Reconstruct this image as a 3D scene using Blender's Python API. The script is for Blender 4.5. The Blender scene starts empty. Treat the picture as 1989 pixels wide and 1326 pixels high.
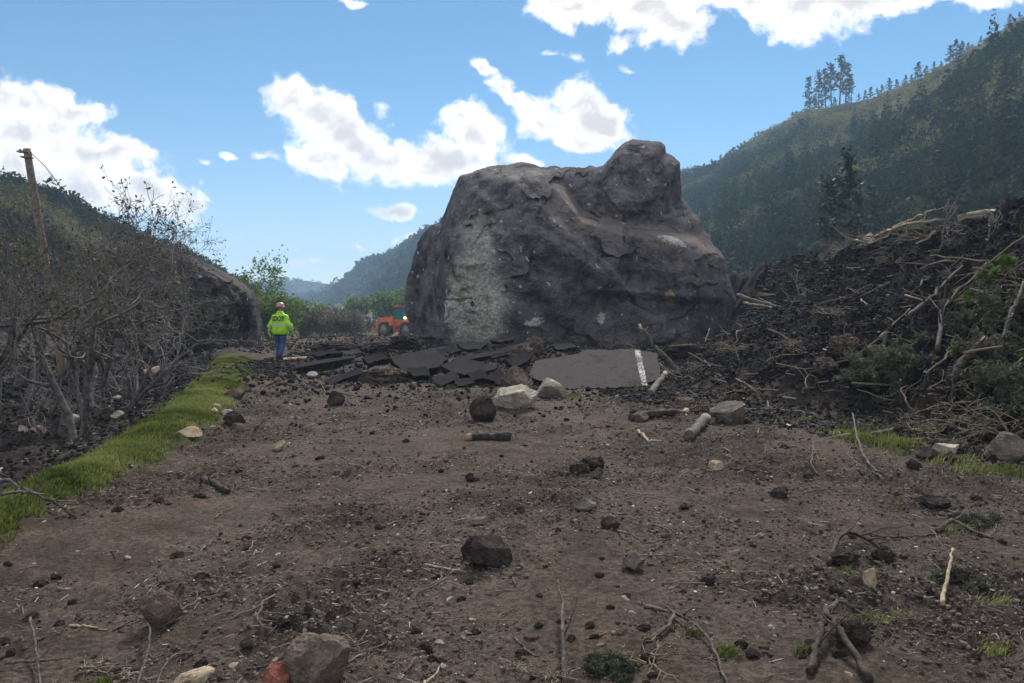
import bpy, bmesh, math, random
import numpy as np
from mathutils import Vector, Matrix

sc = bpy.context.scene
col = sc.collection
R = math.radians

# ------------------------------------------------------------------ camera, sky, sun, exposure
PW, PH, FOC = 1989.0, 1326.0, 1492.0
CAM_Z, PITCH = 1.7, R(2.42)
cam_d = bpy.data.cameras.new('camera')
cam = bpy.data.objects.new('camera', cam_d)
col.objects.link(cam)
cam_d.sensor_width = 36.0
cam_d.lens = 36.0 * FOC / PW
cam_d.clip_start = 0.1
cam_d.clip_end = 9000
cam.location = (0, 0, CAM_Z)
cam.rotation_euler = (R(90) - PITCH, 0, 0)
sc.camera = cam

SUN_EL, SUN_AZ = R(42), R(14)          # sun stands behind the boulder, veiled by cloud
SKY_STRENGTH = 0.05
EXPOSURE = 1.5

sc.view_settings.view_transform = 'Standard'
sc.view_settings.look = 'None'
sc.view_settings.exposure = EXPOSURE
sc.view_settings.gamma = 1.0
sc.cycles.use_denoising = True
sc.cycles.max_bounces = 6
sc.cycles.diffuse_bounces = 3
sc.cycles.glossy_bounces = 2
sc.cycles.transparent_max_bounces = 12
sc.cycles.volume_bounces = 1
sc.cycles.sample_clamp_indirect = 4.0


def pix_dir(px, py):
    cx, cy = (px - PW / 2) / FOC, -(py - PH / 2) / FOC
    c, s = math.cos(PITCH), math.sin(PITCH)
    return np.array([cx, c + cy * s, -s + cy * c])


def P(px, py, d):
    """world point seen at a photo pixel at depth y = d"""
    v = pix_dir(px, py)
    return np.array([0, 0, CAM_Z]) + v * (d / v[1])


class NT:
    def __init__(self, nt):
        self.nt = nt
        nt.nodes.clear()

    def n(self, t, **kw):
        nd = self.nt.nodes.new(t)
        for k, v in kw.items():
            setattr(nd, k, v)
        return nd

    def l(self, a, b):
        self.nt.links.new(a, b)

    def put(self, sock, v):
        if hasattr(v, 'is_linked') or isinstance(v, bpy.types.NodeSocket):
            self.l(v, sock)
        else:
            sock.default_value = v

    def math(self, op, a, b=None, c=None, clamp=False):
        nd = self.n('ShaderNodeMath', operation=op, use_clamp=clamp)
        self.put(nd.inputs[0], a)
        if b is not None: self.put(nd.inputs[1], b)
        if c is not None: self.put(nd.inputs[2], c)
        return nd.outputs[0]

    def vmath(self, op, a, b=None, s=None):
        nd = self.n('ShaderNodeVectorMath', operation=op)
        self.put(nd.inputs[0], a)
        if b is not None: self.put(nd.inputs[1], b)
        if s is not None: self.put(nd.inputs['Scale'], s)
        return nd.outputs['Value'] if op in ('LENGTH', 'DOT_PRODUCT', 'DISTANCE') else nd.outputs[0]

    def noise(self, vec, scale, detail=4, rough=0.55, dist=0.0, out='Fac'):
        nd = self.n('ShaderNodeTexNoise')
        nd.inputs['Scale'].default_value = scale
        nd.inputs['Detail'].default_value = detail
        nd.inputs['Roughness'].default_value = rough
        nd.inputs['Distortion'].default_value = dist
        if vec is not None: self.l(vec, nd.inputs['Vector'])
        return nd.outputs[out]

    def vor(self, vec, scale, feature='F1', out='Distance'):
        nd = self.n('ShaderNodeTexVoronoi', feature=feature)
        nd.inputs['Scale'].default_value = scale
        if vec is not None: self.l(vec, nd.inputs['Vector'])
        return nd.outputs[out]

    def step(self, v, lo, hi, a=0.0, b=1.0, smooth=True):
        nd = self.n('ShaderNodeMapRange', interpolation_type='SMOOTHSTEP' if smooth else 'LINEAR')
        self.put(nd.inputs[0], v)
        nd.inputs[1].default_value = lo; nd.inputs[2].default_value = hi
        nd.inputs[3].default_value = a; nd.inputs[4].default_value = b
        return nd.outputs[0]

    def mix(self, f, a, b):
        nd = self.n('ShaderNodeMix', data_type='RGBA')
        self.put(nd.inputs[0], f)
        for s, v in ((nd.inputs[6], a), (nd.inputs[7], b)):
            if isinstance(v, (tuple, list)): s.default_value = (v[0], v[1], v[2], 1)
            else: self.l(v, s)
        return nd.outputs[2]

    def attr(self, name):
        return self.n('ShaderNodeAttribute', attribute_name=name).outputs['Fac']


# sky: Nishita plus cumulus clouds laid out by direction round the whole sky
world = bpy.data.worlds.new('World')
sc.world = world
world.use_nodes = True
w = NT(world.node_tree)
sky = w.n('ShaderNodeTexSky', sky_type='NISHITA')
sky.sun_disc = False
sky.sun_elevation = SUN_EL
sky.sun_rotation = SUN_AZ
sky.altitude = 2000
sky.air_density = 0.9
sky.dust_density = 0.05
sky.ozone_density = 2.0
tc = w.n('ShaderNodeTexCoord').outputs['Generated']
sep = w.n('ShaderNodeSeparateXYZ'); w.l(tc, sep.inputs[0])
yy = w.math('MAXIMUM', sep.outputs[1], 0.08)
cu = w.math('DIVIDE', sep.outputs[0], yy)
cv = w.math('DIVIDE', sep.outputs[2], yy)
uvw = w.n('ShaderNodeCombineXYZ')
w.l(cu, uvw.inputs[0]); w.l(cv, uvw.inputs[1])
uv0 = uvw.outputs[0]
warp = w.vmath('SUBTRACT', w.noise(uv0, 9, 3, 0.5, out='Color'), (0.5, 0.5, 0.5))
uv1 = w.vmath('ADD', uv0, w.vmath('SCALE', warp, s=0.045))
warp2 = w.vmath('SUBTRACT', w.noise(uv0, 34, 4, 0.6, out='Color'), (0.5, 0.5, 0.5))
uv = w.vmath('ADD', uv1, w.vmath('SCALE', warp2, s=0.02))
CLOUDS = [  # photo centre, half axes, tilt (degrees, positive falls to the right), weight
    (50, 195, 125, 45, 6, 1), (140, 205, 80, 26, 8, .95), (40, 265, 190, 70, 10, 1), (190, 290, 130, 45, 14, 1),
    (250, 300, 70, 26, 12, .9), (110, 345, 230, 55, 14, 1), (280, 370, 120, 34, 14, 1), (365, 390, 60, 16, 12, .75),
    (400, 380, 50, 9, 32, .45), (340, 415, 70, 16, 10, .6),
    (570, 185, 62, 46, 25, 1), (630, 225, 85, 55, 38, 1), (690, 285, 110, 58, 32, 1), (640, 310, 75, 48, 10, .95),
    (770, 320, 130, 48, 12, 1), (880, 315, 120, 42, 0, 1), (925, 265, 70, 48, 45, .95), (890, 235, 40, 30, 40, .8),
    (840, 268, 30, 16, 30, .5), (740, 218, 34, 18, 45, .38), (1015, 312, 40, 14, 8, .6),
    (935, 125, 30, 16, 48, .8), (975, 175, 40, 26, 45, .95), (1000, 195, 26, 18, 20, .8),
    (1065, 235, 70, 46, 5, 1), (1125, 195, 50, 48, 30, 1), (1165, 235, 75, 46, 25, 1), (1110, 270, 90, 22, 5, .9),
    (1200, 225, 28, 30, 40, .8), (1080, 190, 30, 22, 0, .6),
    (1100, 22, 90, 30, 0, .9), (1250, 10, 130, 40, 0, 1), (1320, 50, 55, 48, 20, 1), (1090, 52, 32, 18, 30, .8),
    (1205, 75, 36, 14, -28, .6), (1280, 75, 50, 16, 10, .5), (1115, 105, 30, 9, 12, .42), (1075, 97, 16, 8, 0, .42),
    (1420, -30, 160, 45, 0, 1), (1560, 12, 130, 58, 5, 1), (1690, -2, 140, 45, -8, 1), (1860, -15, 160, 34, 0, 1),
    (1545, 55, 50, 26, 0, .85), (2150, -30, 200, 60, 0, 1),
    (768, 413, 52, 13, 2, .85), (441, 297, 20, 9, 22, .75), (518, 303, 42, 14, 16, .45), (384, 345, 12, 10, 30, .38),
    (615, 502, 18, 8, 12, .6), (700, 480, 26, 9, 25, .5), (585, 503, 26, 7, 8, .4), (810, 458, 20, 9, 0, .6),
    (772, 462, 12, 7, 0, .4), (690, 0, 34, 9, 8, .7), (400, 310, 14, 8, 0, .3), (1230, 130, 26, 8, 40, .3),
    (1000, -160, 500, 90, 0, 1), (300, -260, 420, 110, 0, 1), (2500, 250, 260, 90, -10, 1), (-500, 300, 330, 110, 6, 1),
    (-900, 60, 330, 90, 0, 1),
]
field = None
for (px, py, rx, ry, ang, wt) in CLOUDS:
    d = pix_dir(px, py)
    u0, v0 = d[0] / d[1], d[2] / d[1]
    mp = w.n('ShaderNodeMapping', vector_type='TEXTURE')
    mp.inputs['Location'].default_value = (u0, v0, 0)
    mp.inputs['Rotation'].default_value = (0, 0, -R(ang))
    mp.inputs['Scale'].default_value = (rx / FOC * 1.18, ry / FOC * 1.18, 1)
    w.l(uv, mp.inputs['Vector'])
    ln = w.vmath('LENGTH', mp.outputs[0])
    f = w.math('MULTIPLY_ADD', ln, -wt, wt)
    field = f if field is None else w.math('SMOOTH_MAX', field, f, 0.22)
fine = w.math('SUBTRACT', w.noise(uv1, 30, 9, 0.66), 0.5)
big = w.math('SUBTRACT', w.noise(uv1, 11, 4, 0.5), 0.5)
dens = w.math('ADD', field, w.math('ADD', w.math('MULTIPLY', fine, 1.5), w.math('MULTIPLY', big, 0.5)))
# unseen cloud at the sides and back, raised to fill the front faces with light
side = w.step(sep.outputs[1], 0.25, 0.5, 1.0, 0.0)
allsky = w.step(w.noise(tc, 2.2, 8, 0.6), 0.44, 0.56)
cover = w.math('MAXIMUM', w.step(dens, 0.05, 0.5), w.math('MULTIPLY', w.math('MULTIPLY', side, allsky), 1.0), clamp=True)
cover = w.math('MULTIPLY', cover, w.step(sep.outputs[2], -0.02, 0.03))
thick = w.step(w.math('ADD', w.math('MULTIPLY', w.noise(uv1, 13, 6, 0.6), 1.0), w.math('MULTIPLY', dens, 0.42)), 0.6, 0.95)
ccol = w.mix(thick, (10.5, 10.3, 10.2), (6.0, 5.8, 5.9))
skyt = w.vmath('MULTIPLY', sky.outputs[0], w.mix(w.step(sep.outputs[2], 0.0, 0.3), (1.06, 0.97, 0.9), (0.76, 1.0, 0.98)))      # the camera's cool white balance
skyc = w.mix(cover, skyt, ccol)
bg = w.n('ShaderNodeBackground')
bg.inputs['Strength'].default_value = SKY_STRENGTH
w.l(skyc, bg.inputs['Color'])
wo = w.n('ShaderNodeOutputWorld'); w.l(bg.outputs[0], wo.inputs['Surface'])
world.cycles.sampling_method = 'MANUAL'
world.cycles.sample_map_resolution = 1024

sun_d = bpy.data.lights.new('sun', 'SUN')
sun_d.energy = 2.0
sun_d.angle = R(13)
sun_d.color = (1.0, 0.94, 0.86)
sun = bpy.data.objects.new('sun', sun_d)
col.objects.link(sun)
sv = Vector((math.sin(SUN_AZ) * math.cos(SUN_EL), math.cos(SUN_AZ) * math.cos(SUN_EL), math.sin(SUN_EL)))
sun.rotation_euler = sv.to_track_quat('Z', 'Y').to_euler()

# ------------------------------------------------------------------ numeric helpers
def _h(ix, iy, iz, seed):
    h = (ix.astype(np.uint32) * np.uint32(374761393) + iy.astype(np.uint32) * np.uint32(668265263)
         + iz.astype(np.uint32) * np.uint32(2147483647) + np.uint32(seed * 974711 % 4294967295))
    h = (h ^ (h >> np.uint32(13))) * np.uint32(1274126177)
    h = (h ^ (h >> np.uint32(16))) * np.uint32(2246822519)
    h = h ^ (h >> np.uint32(15))
    return h.astype(np.float64) / 4294967295.0 * 2 - 1


def vn3(x, y, z, seed=0):
    xi, yi, zi = np.floor(x).astype(np.int64), np.floor(y).astype(np.int64), np.floor(z).astype(np.int64)
    fx, fy, fz = x - xi, y - yi, z - zi
    fx, fy, fz = [f * f * f * (f * (f * 6 - 15) + 10) for f in (fx, fy, fz)]
    r = 0
    for dx in (0, 1):
        for dy in (0, 1):
            for dz in (0, 1):
                wgt = (fx if dx else 1 - fx) * (fy if dy else 1 - fy) * (fz if dz else 1 - fz)
                r = r + wgt * _h(xi + dx, yi + dy, zi + dz, seed)
    return r


def vn2(x, y, seed=0):
    xi, yi = np.floor(x).astype(np.int64), np.floor(y).astype(np.int64)
    fx, fy = x - xi, y - yi
    fx, fy = [f * f * f * (f * (f * 6 - 15) + 10) for f in (fx, fy)]
    r = 0
    zz = np.zeros_like(xi)
    for dx in (0, 1):
        for dy in (0, 1):
            r = r + (fx if dx else 1 - fx) * (fy if dy else 1 - fy) * _h(xi + dx, yi + dy, zz, seed)
    return r


def fbm2(x, y, o=4, g=0.5, seed=0, ridge=False):
    r, a = 0, 1.0
    for i in range(o):
        # rotate each octave so the value noise lattice does not show
        c, s = math.cos(0.9 * i + 0.4), math.sin(0.9 * i + 0.4)
        v = vn2((c * x - s * y) * 2 ** i, (s * x + c * y) * 2 ** i, seed + i)
        r = r + a * ((1 - 2 * np.abs(v)) if ridge else v)
        a *= g
    return r


def fbm3(p, sc_, o=4, g=0.5, seed=0, ridge=False):
    r, a = 0, 1.0
    for i in range(o):
        q = p * sc_ * 2 ** i
        c, s = math.cos(0.8 * i + 0.5), math.sin(0.8 * i + 0.5)
        X, Y, Z = q[:, 0], q[:, 1], q[:, 2]
        X, Y = c * X - s * Y, s * X + c * Y
        Y, Z = c * Y - s * Z, s * Y + c * Z
        v = vn3(X, Y, Z, seed + i)
        r = r + a * ((1 - 2 * np.abs(v)) if ridge else v)
        a *= g
    return r


def sst(a, b, x):
    t = np.clip((x - a) / (b - a), 0, 1)
    return t * t * (3 - 2 * t)


# ------------------------------------------------------------------ objects, tags, meshes
def tag(o, label=None, cat=None, group=None, kind=None):
    if label: o['label'] = label
    if cat: o['category'] = cat
    if group: o['group'] = group
    if kind: o['kind'] = kind
    return o


def empty(name, loc=(0, 0, 0), rz=0.0):
    o = bpy.data.objects.new(name, None)
    o.empty_display_size = 0.2
    o.location = loc
    o.rotation_euler = (0, 0, rz)
    col.objects.link(o)
    return o


def mesh_np(name, V, F, attrs=None, smooth=False):
    me = bpy.data.meshes.new(name)
    V = np.asarray(V, dtype=np.float32)
    F = np.asarray(F, dtype=np.int32)
    k = F.shape[1]
    me.vertices.add(len(V)); me.vertices.foreach_set('co', V.ravel())
    me.loops.add(F.size); me.loops.foreach_set('vertex_index', F.ravel())
    me.polygons.add(len(F)); me.polygons.foreach_set('loop_start', np.arange(0, F.size, k, dtype=np.int32))
    me.update(calc_edges=True)
    me.polygons.foreach_set('use_smooth', np.full(len(F), bool(smooth)))
    for kname, arr in (attrs or {}).items():
        at = me.attributes.new(kname, 'FLOAT', 'POINT')
        at.data.foreach_set('value', np.asarray(arr, dtype=np.float32))
    return me


def obj(name, me, mat=None, parent=None, loc=None):
    o = bpy.data.objects.new(name, me)
    if mat and not me.materials: me.materials.append(mat)
    col.objects.link(o)
    if parent: o.parent = parent
    if loc is not None: o.location = loc
    return o


class MB:
    """collects triangles; build() links them as ONE mesh"""
    def __init__(self):
        self.V, self.F, self.A, self.n = [], [], [], 0

    def add(self, V, F, a=0.0):
        V = np.asarray(V, float); F = np.asarray(F, int)
        if len(V) == 0: return self
        if F.shape[1] == 4:
            F = np.concatenate([F[:, [0, 1, 2]], F[:, [0, 2, 3]]])
        self.V.append(V); self.F.append(F + self.n); self.n += len(V)
        self.A.append(np.broadcast_to(np.asarray(a, float), (len(V),)))
        return self

    def box(self, c, s, rz=0.0, a=0.0):
        x, y, z = s[0] / 2, s[1] / 2, s[2] / 2
        V = np.array([[i, j, k] for i in (-x, x) for j in (-y, y) for k in (-z, z)])
        if rz:
            cc, ss = math.cos(rz), math.sin(rz)
            V = V @ np.array([[cc, ss, 0], [-ss, cc, 0], [0, 0, 1]])
        F = [[0, 1, 3, 2], [4, 6, 7, 5], [0, 4, 5, 1], [2, 3, 7, 6], [0, 2, 6, 4], [1, 5, 7, 3]]
        return self.add(V + np.array(c), F, a)

    def tube(self, pts, rad, sides=8, a=0.0, rough=0.0, seed=1):
        V, F = tube(pts, rad, sides, rough, seed)
        return self.add(V, F, a)

    def build(self, name, mat, parent=None, smooth=False, loc=None):
        V = np.concatenate(self.V); F = np.concatenate(self.F); A = np.concatenate(self.A)
        return obj(name, mesh_np(name, V, F, {'tint': A}, smooth), mat, parent, loc)


def tube(pts, rad, sides=8, rough=0.0, seed=1):
    pts = np.asarray(pts, float)
    n = len(pts)
    rad = np.broadcast_to(np.asarray(rad, float), (n,))
    T = np.gradient(pts, axis=0) if n > 1 else np.array([[0, 0, 1.0]])
    T /= np.linalg.norm(T, axis=1)[:, None] + 1e-12
    ref = np.array([0, 0, 1.0]) if abs(T[0][2]) < 0.9 else np.array([1.0, 0, 0])
    u = np.cross(T[0], ref); u /= np.linalg.norm(u)
    rng = np.random.default_rng(seed)
    V = []
    for i in range(n):
        u = u - T[i] * np.dot(u, T[i]); u /= np.linalg.norm(u) + 1e-12
        v = np.cross(T[i], u)
        an = np.arange(sides) / sides * 2 * math.pi
        rr = rad[i] * (1 + rough * rng.uniform(-1, 1, sides))
        V.append(pts[i] + (np.cos(an) * rr)[:, None] * u + (np.sin(an) * rr)[:, None] * v)
    V = np.concatenate(V + [pts[:1], pts[-1:]])
    F = []
    for i in range(n - 1):
        for k in range(sides):
            a0, b0 = i * sides + k, i * sides + (k + 1) % sides
            F.append([a0, b0, b0 + sides, a0 + sides])
    c0, c1 = n * sides, n * sides + 1
    for k in range(sides):
        F.append([c0, (k + 1) % sides, k, c0])
        F.append([c1, (n - 1) * sides + k, (n - 1) * sides + (k + 1) % sides, c1])
    F = np.array(F)
    tri = np.concatenate([F[:-2 * sides][:, [0, 1, 2]], F[:-2 * sides][:, [0, 2, 3]], F[-2 * sides:][:, :3]])
    return V, tri


def seg_mesh(S, sides=4):
    """S: (n,8) p0 p1 r0 r1 -> quads of tapered prisms"""
    S = np.asarray(S, float)
    p0, p1, r0, r1 = S[:, 0:3], S[:, 3:6], S[:, 6:7], S[:, 7:8]
    T = p1 - p0
    T /= np.linalg.norm(T, axis=1)[:, None] + 1e-9
    ref = np.where(np.abs(T[:, 2:3]) < 0.9, np.array([[0, 0, 1.0]]), np.array([[1.0, 0, 0]]))
    u = np.cross(T, ref); u /= np.linalg.norm(u, axis=1)[:, None] + 1e-9
    v = np.cross(T, u)
    V, n = [], len(S)
    for p, r in ((p0, r0), (p1, r1)):
        for k in range(sides):
            a = 2 * math.pi * k / sides
            V.append(p + r * (math.cos(a) * u + math.sin(a) * v))
    V = np.stack(V, 1).reshape(-1, 3)
    base = (np.arange(n) * 2 * sides)[:, None]
    F = np.concatenate([base + np.array([[k, (k + 1) % sides, sides + (k + 1) % sides, sides + k]]) for k in range(sides)])
    return V, F


def quad_cloud(C, size, rng, aspect=0.6, up=None):
    n = len(C)
    a = rng.normal(size=(n, 3)); a /= np.linalg.norm(a, axis=1)[:, None]
    if up is not None:
        a = a + up; a /= np.linalg.norm(a, axis=1)[:, None]
    b = np.cross(a, rng.normal(size=(n, 3))); b /= np.linalg.norm(b, axis=1)[:, None] + 1e-9
    s = np.broadcast_to(np.asarray(size, float), (n,))[:, None]
    a, b = a * s, b * s * aspect
    V = np.stack([C - a, C + b * .9, C + a, C - b], 1).reshape(-1, 3)
    F = np.arange(4 * n).reshape(n, 4)
    return V, F


def ico(sub):
    bm = bmesh.new(); bmesh.ops.create_icosphere(bm, subdivisions=sub, radius=1)
    V = np.array([v.co[:] for v in bm.verts]); F = np.array([[v.index for v in f.verts] for f in bm.faces])
    bm.free()
    return V, F


ICO = {k: ico(k) for k in (1, 2, 3, 4, 5)}


def rot(rx, ry, rz):
    return np.array(Matrix.Rotation(rz, 3, 'Z') @ Matrix.Rotation(ry, 3, 'Y') @ Matrix.Rotation(rx, 3, 'X'))


def rock_vf(seed, size, sub=3, planes=9, rough=0.06, lo=0.5, fine=2.2):
    """faceted stone: a sphere cut by random planes, then roughened"""
    rng = np.random.default_rng(seed)
    V, F = ICO[sub]
    V = V.copy()
    for k in range(planes):
        nrm = rng.normal(size=3); nrm /= np.linalg.norm(nrm)
        c = rng.uniform(lo, 0.88)
        d = V @ nrm
        V -= np.maximum(d - c, 0)[:, None] * nrm
    V /= np.abs(V).max(0)
    off = rng.uniform(-50, 50, 3)
    V *= (1 + rough * (fbm3(V + off, fine, 4, 0.55, seed) + (.5 * fbm3(V + off, fine * 5, 3, .6, seed + 9, True) - .25 if sub > 3 else 0)))[:, None]
    return V * (np.array(size) / 2), F

# ------------------------------------------------------------------ materials
def mat(name, fn, rough=0.9, spec=0.25):
    m = bpy.data.materials.new(name)
    m.use_nodes = True
    t = NT(m.node_tree)
    bs = t.n('ShaderNodeBsdfPrincipled')
    bs.inputs['Roughness'].default_value = rough
    bs.inputs['Specular IOR Level'].default_value = spec
    out = t.n('ShaderNodeOutputMaterial')
    t.l(bs.outputs[0], out.inputs['Surface'])
    geo = t.n('ShaderNodeNewGeometry').outputs['Position']
    oc = t.n('ShaderNodeTexCoord').outputs['Object']
    r = fn(t, bs, geo, oc)
    if r is not None:
        t.put(bs.inputs['Base Color'], (*r, 1) if isinstance(r, tuple) else r)
    return m


def bump(t, bs, h, strength=0.5, dist=0.02):
    b = t.n('ShaderNodeBump')
    b.inputs['Strength'].default_value = strength
    b.inputs['Distance'].default_value = dist
    t.l(h, b.inputs['Height'])
    t.l(b.outputs[0], bs.inputs['Normal'])


def simple(name, ca, cb, scale=8, rough=0.85, spec=0.25, bstr=0.3, bdist=0.01, tint=None, bscale=None, det=6):
    """two tone noise material; tint: colour reached where the mesh's tint attribute is 1"""
    def fn(t, bs, geo, oc):
        f = t.step(t.noise(oc, scale, det, 0.6), 0.36, 0.66)
        c = t.mix(f, ca, cb)
        if tint: c = t.mix(t.attr('tint'), c, tint)
        if bstr: bump(t, bs, t.noise(oc, bscale or scale * 3, 6, 0.65), bstr, bdist)
        return c
    return mat(name, fn, rough, spec)


def ground_fn(t, bs, geo, oc):
    big = t.noise(geo, 0.35, 5, 0.6)
    mid = t.noise(geo, 2.6, 6, 0.65)
    fin = t.noise(geo, 26, 6, 0.7)
    c = t.mix(t.step(mid, 0.34, 0.66), (0.074, 0.056, 0.046), (0.165, 0.127, 0.103))
    c = t.mix(t.math('MULTIPLY', t.step(big, 0.48, 0.68), 0.6), c, (0.185, 0.135, 0.104))
    c = t.mix(t.math('MULTIPLY', t.step(t.noise(geo, 0.9, 4, 0.6), 0.52, 0.7), 0.4), c, (0.085, 0.075, 0.045))
    c = t.mix(t.math('MULTIPLY', t.attr('track'), 0.55), c, (0.185, 0.145, 0.118))
    c = t.mix(t.math('MULTIPLY', t.step(fin, 0.42, 0.58), 0.7), c, (0.042, 0.032, 0.028))
    c = t.mix(t.math('MULTIPLY', t.step(t.noise(geo, 60, 4, 0.7), 0.58, 0.7), 0.5), c, (0.2, 0.16, 0.13))
    # crumbs and bits of pale stone or bark in the soil
    v = t.vor(geo, 38)
    vc = t.n('ShaderNodeTexVoronoi'); vc.inputs['Scale'].default_value = 38; t.l(geo, vc.inputs['Vector'])
    pick = t.n('ShaderNodeSeparateColor'); t.l(vc.outputs['Color'], pick.inputs[0])
    sp = t.math('MULTIPLY', t.step(vc.outputs['Distance'], 0.16, 0.3, 1, 0), t.step(pick.outputs[0], 0.86, 0.88))
    c = t.mix(t.math('MULTIPLY', sp, 0.75), c, t.mix(pick.outputs[1], (0.2, 0.17, 0.13), (0.36, 0.33, 0.29)))
    # fresh black soil of the slide
    d = t.mix(t.step(t.noise(geo, 1.7, 6, 0.65), 0.35, 0.68), (0.007, 0.0066, 0.0075), (0.025, 0.0215, 0.022))
    d = t.mix(t.math('MULTIPLY', t.step(fin, 0.5, 0.68), 0.6), d, (0.045, 0.038, 0.036))
    d = t.mix(t.math('MULTIPLY', sp, 0.55), d, (0.2, 0.17, 0.15))
    c = t.mix(t.attr('soil'), c, d)
    # thin green over the verges and the far valley floor
    g = t.mix(t.step(t.noise(geo, 3.1, 5, 0.6), 0.4, 0.65), (0.055, 0.06, 0.026), (0.09, 0.1, 0.034))
    c = t.mix(t.math('MULTIPLY', t.attr('green'), t.step(t.noise(geo, 9, 4, 0.6), 0.32, 0.5)), c, g)
    h = t.math('ADD', t.math('MULTIPLY', fin, 1.0), t.math('ADD', t.math('MULTIPLY', t.noise(geo, 90, 4, 0.7), 0.45), t.math('MULTIPLY', sp, 0.3)))
    bump(t, bs, h, 1.0, 0.045)
    return c


M = {}
M['ground'] = mat('churned_dirt', ground_fn, 1.0, 0.08)


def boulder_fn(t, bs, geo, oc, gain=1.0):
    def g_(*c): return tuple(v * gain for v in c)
    a = t.noise(oc, 0.34, 6, 0.62)
    b = t.noise(oc, 1.3, 8, 0.68, 0.6)
    f = t.noise(oc, 9, 7, 0.7)
    c = t.mix(t.step(b, 0.36, 0.66), g_(0.055, 0.05, 0.058), g_(0.19, 0.172, 0.186))  # stone tones cooled, with the blue of lens glow mixed into the colour
    c = t.mix(t.math('MULTIPLY', t.step(a, 0.5, 0.68), 0.55), c, g_(0.26, 0.238, 0.248))
    c = t.mix(t.math('MULTIPLY', t.step(f, 0.5, 0.66), 0.45), c, g_(0.036, 0.031, 0.035))
    # weathered grey face and dusty ledges
    pn = t.math('MULTIPLY', t.math('SUBTRACT', t.noise(oc, 1.1, 9, 0.72), .5), 1.9)
    p = t.math('MULTIPLY', t.step(t.math('ADD', t.attr('pale'), pn), 0.1, 1.05), t.step(t.attr('pale'), .0, .5))
    c = t.mix(p, c, t.mix(t.step(f, 0.35, 0.65), (0.3, 0.282, 0.255), (0.6, 0.575, 0.525)))
    c = t.mix(t.math('MULTIPLY', t.attr('moss'), t.step(t.noise(oc, 1.6, 6, 0.7), 0.48, 0.62)), c, (0.2, 0.195, 0.08))
    c = t.mix(t.math('MULTIPLY', t.attr('dust'), t.step(t.noise(oc, 1.1, 7, 0.65), 0.3, 0.6)), c, (0.21, 0.175, 0.155))
    # bruised, freshly chipped stone
    n2 = t.noise(oc, 2.3, 10, 0.75, 1.2)
    ne = t.math('ADD', t.math('MULTIPLY', t.math('SUBTRACT', t.noise(oc, 3.6, 10, 0.8, 0.8), .5), 4.4), t.math('MULTIPLY', t.math('SUBTRACT', n2, .5), 1.2))
    s = t.math('MULTIPLY', t.step(t.math('ADD', t.attr('scar'), ne), 0.7, 0.95), .85)
    s = t.math('MULTIPLY', s, t.step(t.attr('scar'), 0.02, 0.1))
    chips = t.math('MULTIPLY', t.step(t.noise(oc, 4.4, 9, 0.74, 0.8), 0.62, 0.66), t.step(t.noise(oc, 0.7, 3, 0.5), 0.4, 0.58))
    dv = t.vmath('ADD', oc, t.vmath('SCALE', t.noise(oc, 6, 4, .6, out='Color'), s=0.35))
    vn = t.n('ShaderNodeTexVoronoi'); vn.inputs['Scale'].default_value = 3.6; t.l(dv, vn.inputs['Vector'])
    pk = t.n('ShaderNodeSeparateColor'); t.l(vn.outputs['Color'], pk.inputs[0])
    bits = t.math('MULTIPLY', t.step(vn.outputs['Distance'], 0.2, 0.24, 1, 0), t.step(pk.outputs[0], 0.9, 0.91))
    chips = t.math('MAXIMUM', chips, bits)
    c = t.mix(t.math('MAXIMUM', s, t.math('MULTIPLY', chips, 0.75)), c, (0.62, 0.59, 0.56))
    c = t.mix(t.math('MULTIPLY', t.step(t.math('ADD', t.attr('rust'), ne), 0.5, 0.7), t.step(t.attr('rust'), .02, .1)), c, (0.36, 0.24, 0.15))
    h = t.math('ADD', t.math('MULTIPLY', b, 2.5), t.math('ADD', f, t.math('MULTIPLY', t.noise(oc, 34, 4, 0.65), 0.3)))
    bump(t, bs, h, 0.85, 0.16)
    return c


M['boulder'] = mat('sandstone_boulder', boulder_fn, 1.0, 0.06)
M['darkboulder'] = mat('darker_boulder', lambda t, bs, geo, oc: boulder_fn(t, bs, geo, oc, .6), 1.0, 0.04)  # same stone with its base colours scaled down


def hill_fn(t, bs, geo, oc):
    a = t.noise(geo, 0.05, 6, 0.65)
    b = t.noise(geo, 0.35, 6, 0.7)
    c = t.mix(t.step(b, 0.38, 0.62), (0.014, 0.018, 0.011), (0.04, 0.042, 0.022))
    c = t.mix(t.math('MULTIPLY', t.step(a, 0.5, 0.62), 0.6), c, (0.1, 0.088, 0.045))
    bump(t, bs, b, 1.0, 0.8)
    return c


M['hill'] = mat('scrub_slope', hill_fn, 0.95, 0.1)


def leaf_mat(name, ca, cb, cc, trans=0.25, rough=0.7):
    def fn(t, bs, geo, oc):
        a = t.attr('tint')
        c = t.mix(t.step(a, 0.0, 0.5, smooth=False), ca, cb)
        c = t.mix(t.step(a, 0.5, 1.0, smooth=False), c, cc)
        if trans:
            tr = t.n('ShaderNodeBsdfTranslucent'); t.l(c, tr.inputs['Color'])
            mx = t.n('ShaderNodeMixShader'); mx.inputs[0].default_value = trans
            t.l(bs.outputs[0], mx.inputs[1]); t.l(tr.outputs[0], mx.inputs[2])
            o = [n for n in t.nt.nodes if n.type == 'OUTPUT_MATERIAL'][0]
            t.l(mx.outputs[0], o.inputs['Surface'])
        return c
    return mat(name, fn, rough, 0.2)


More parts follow.
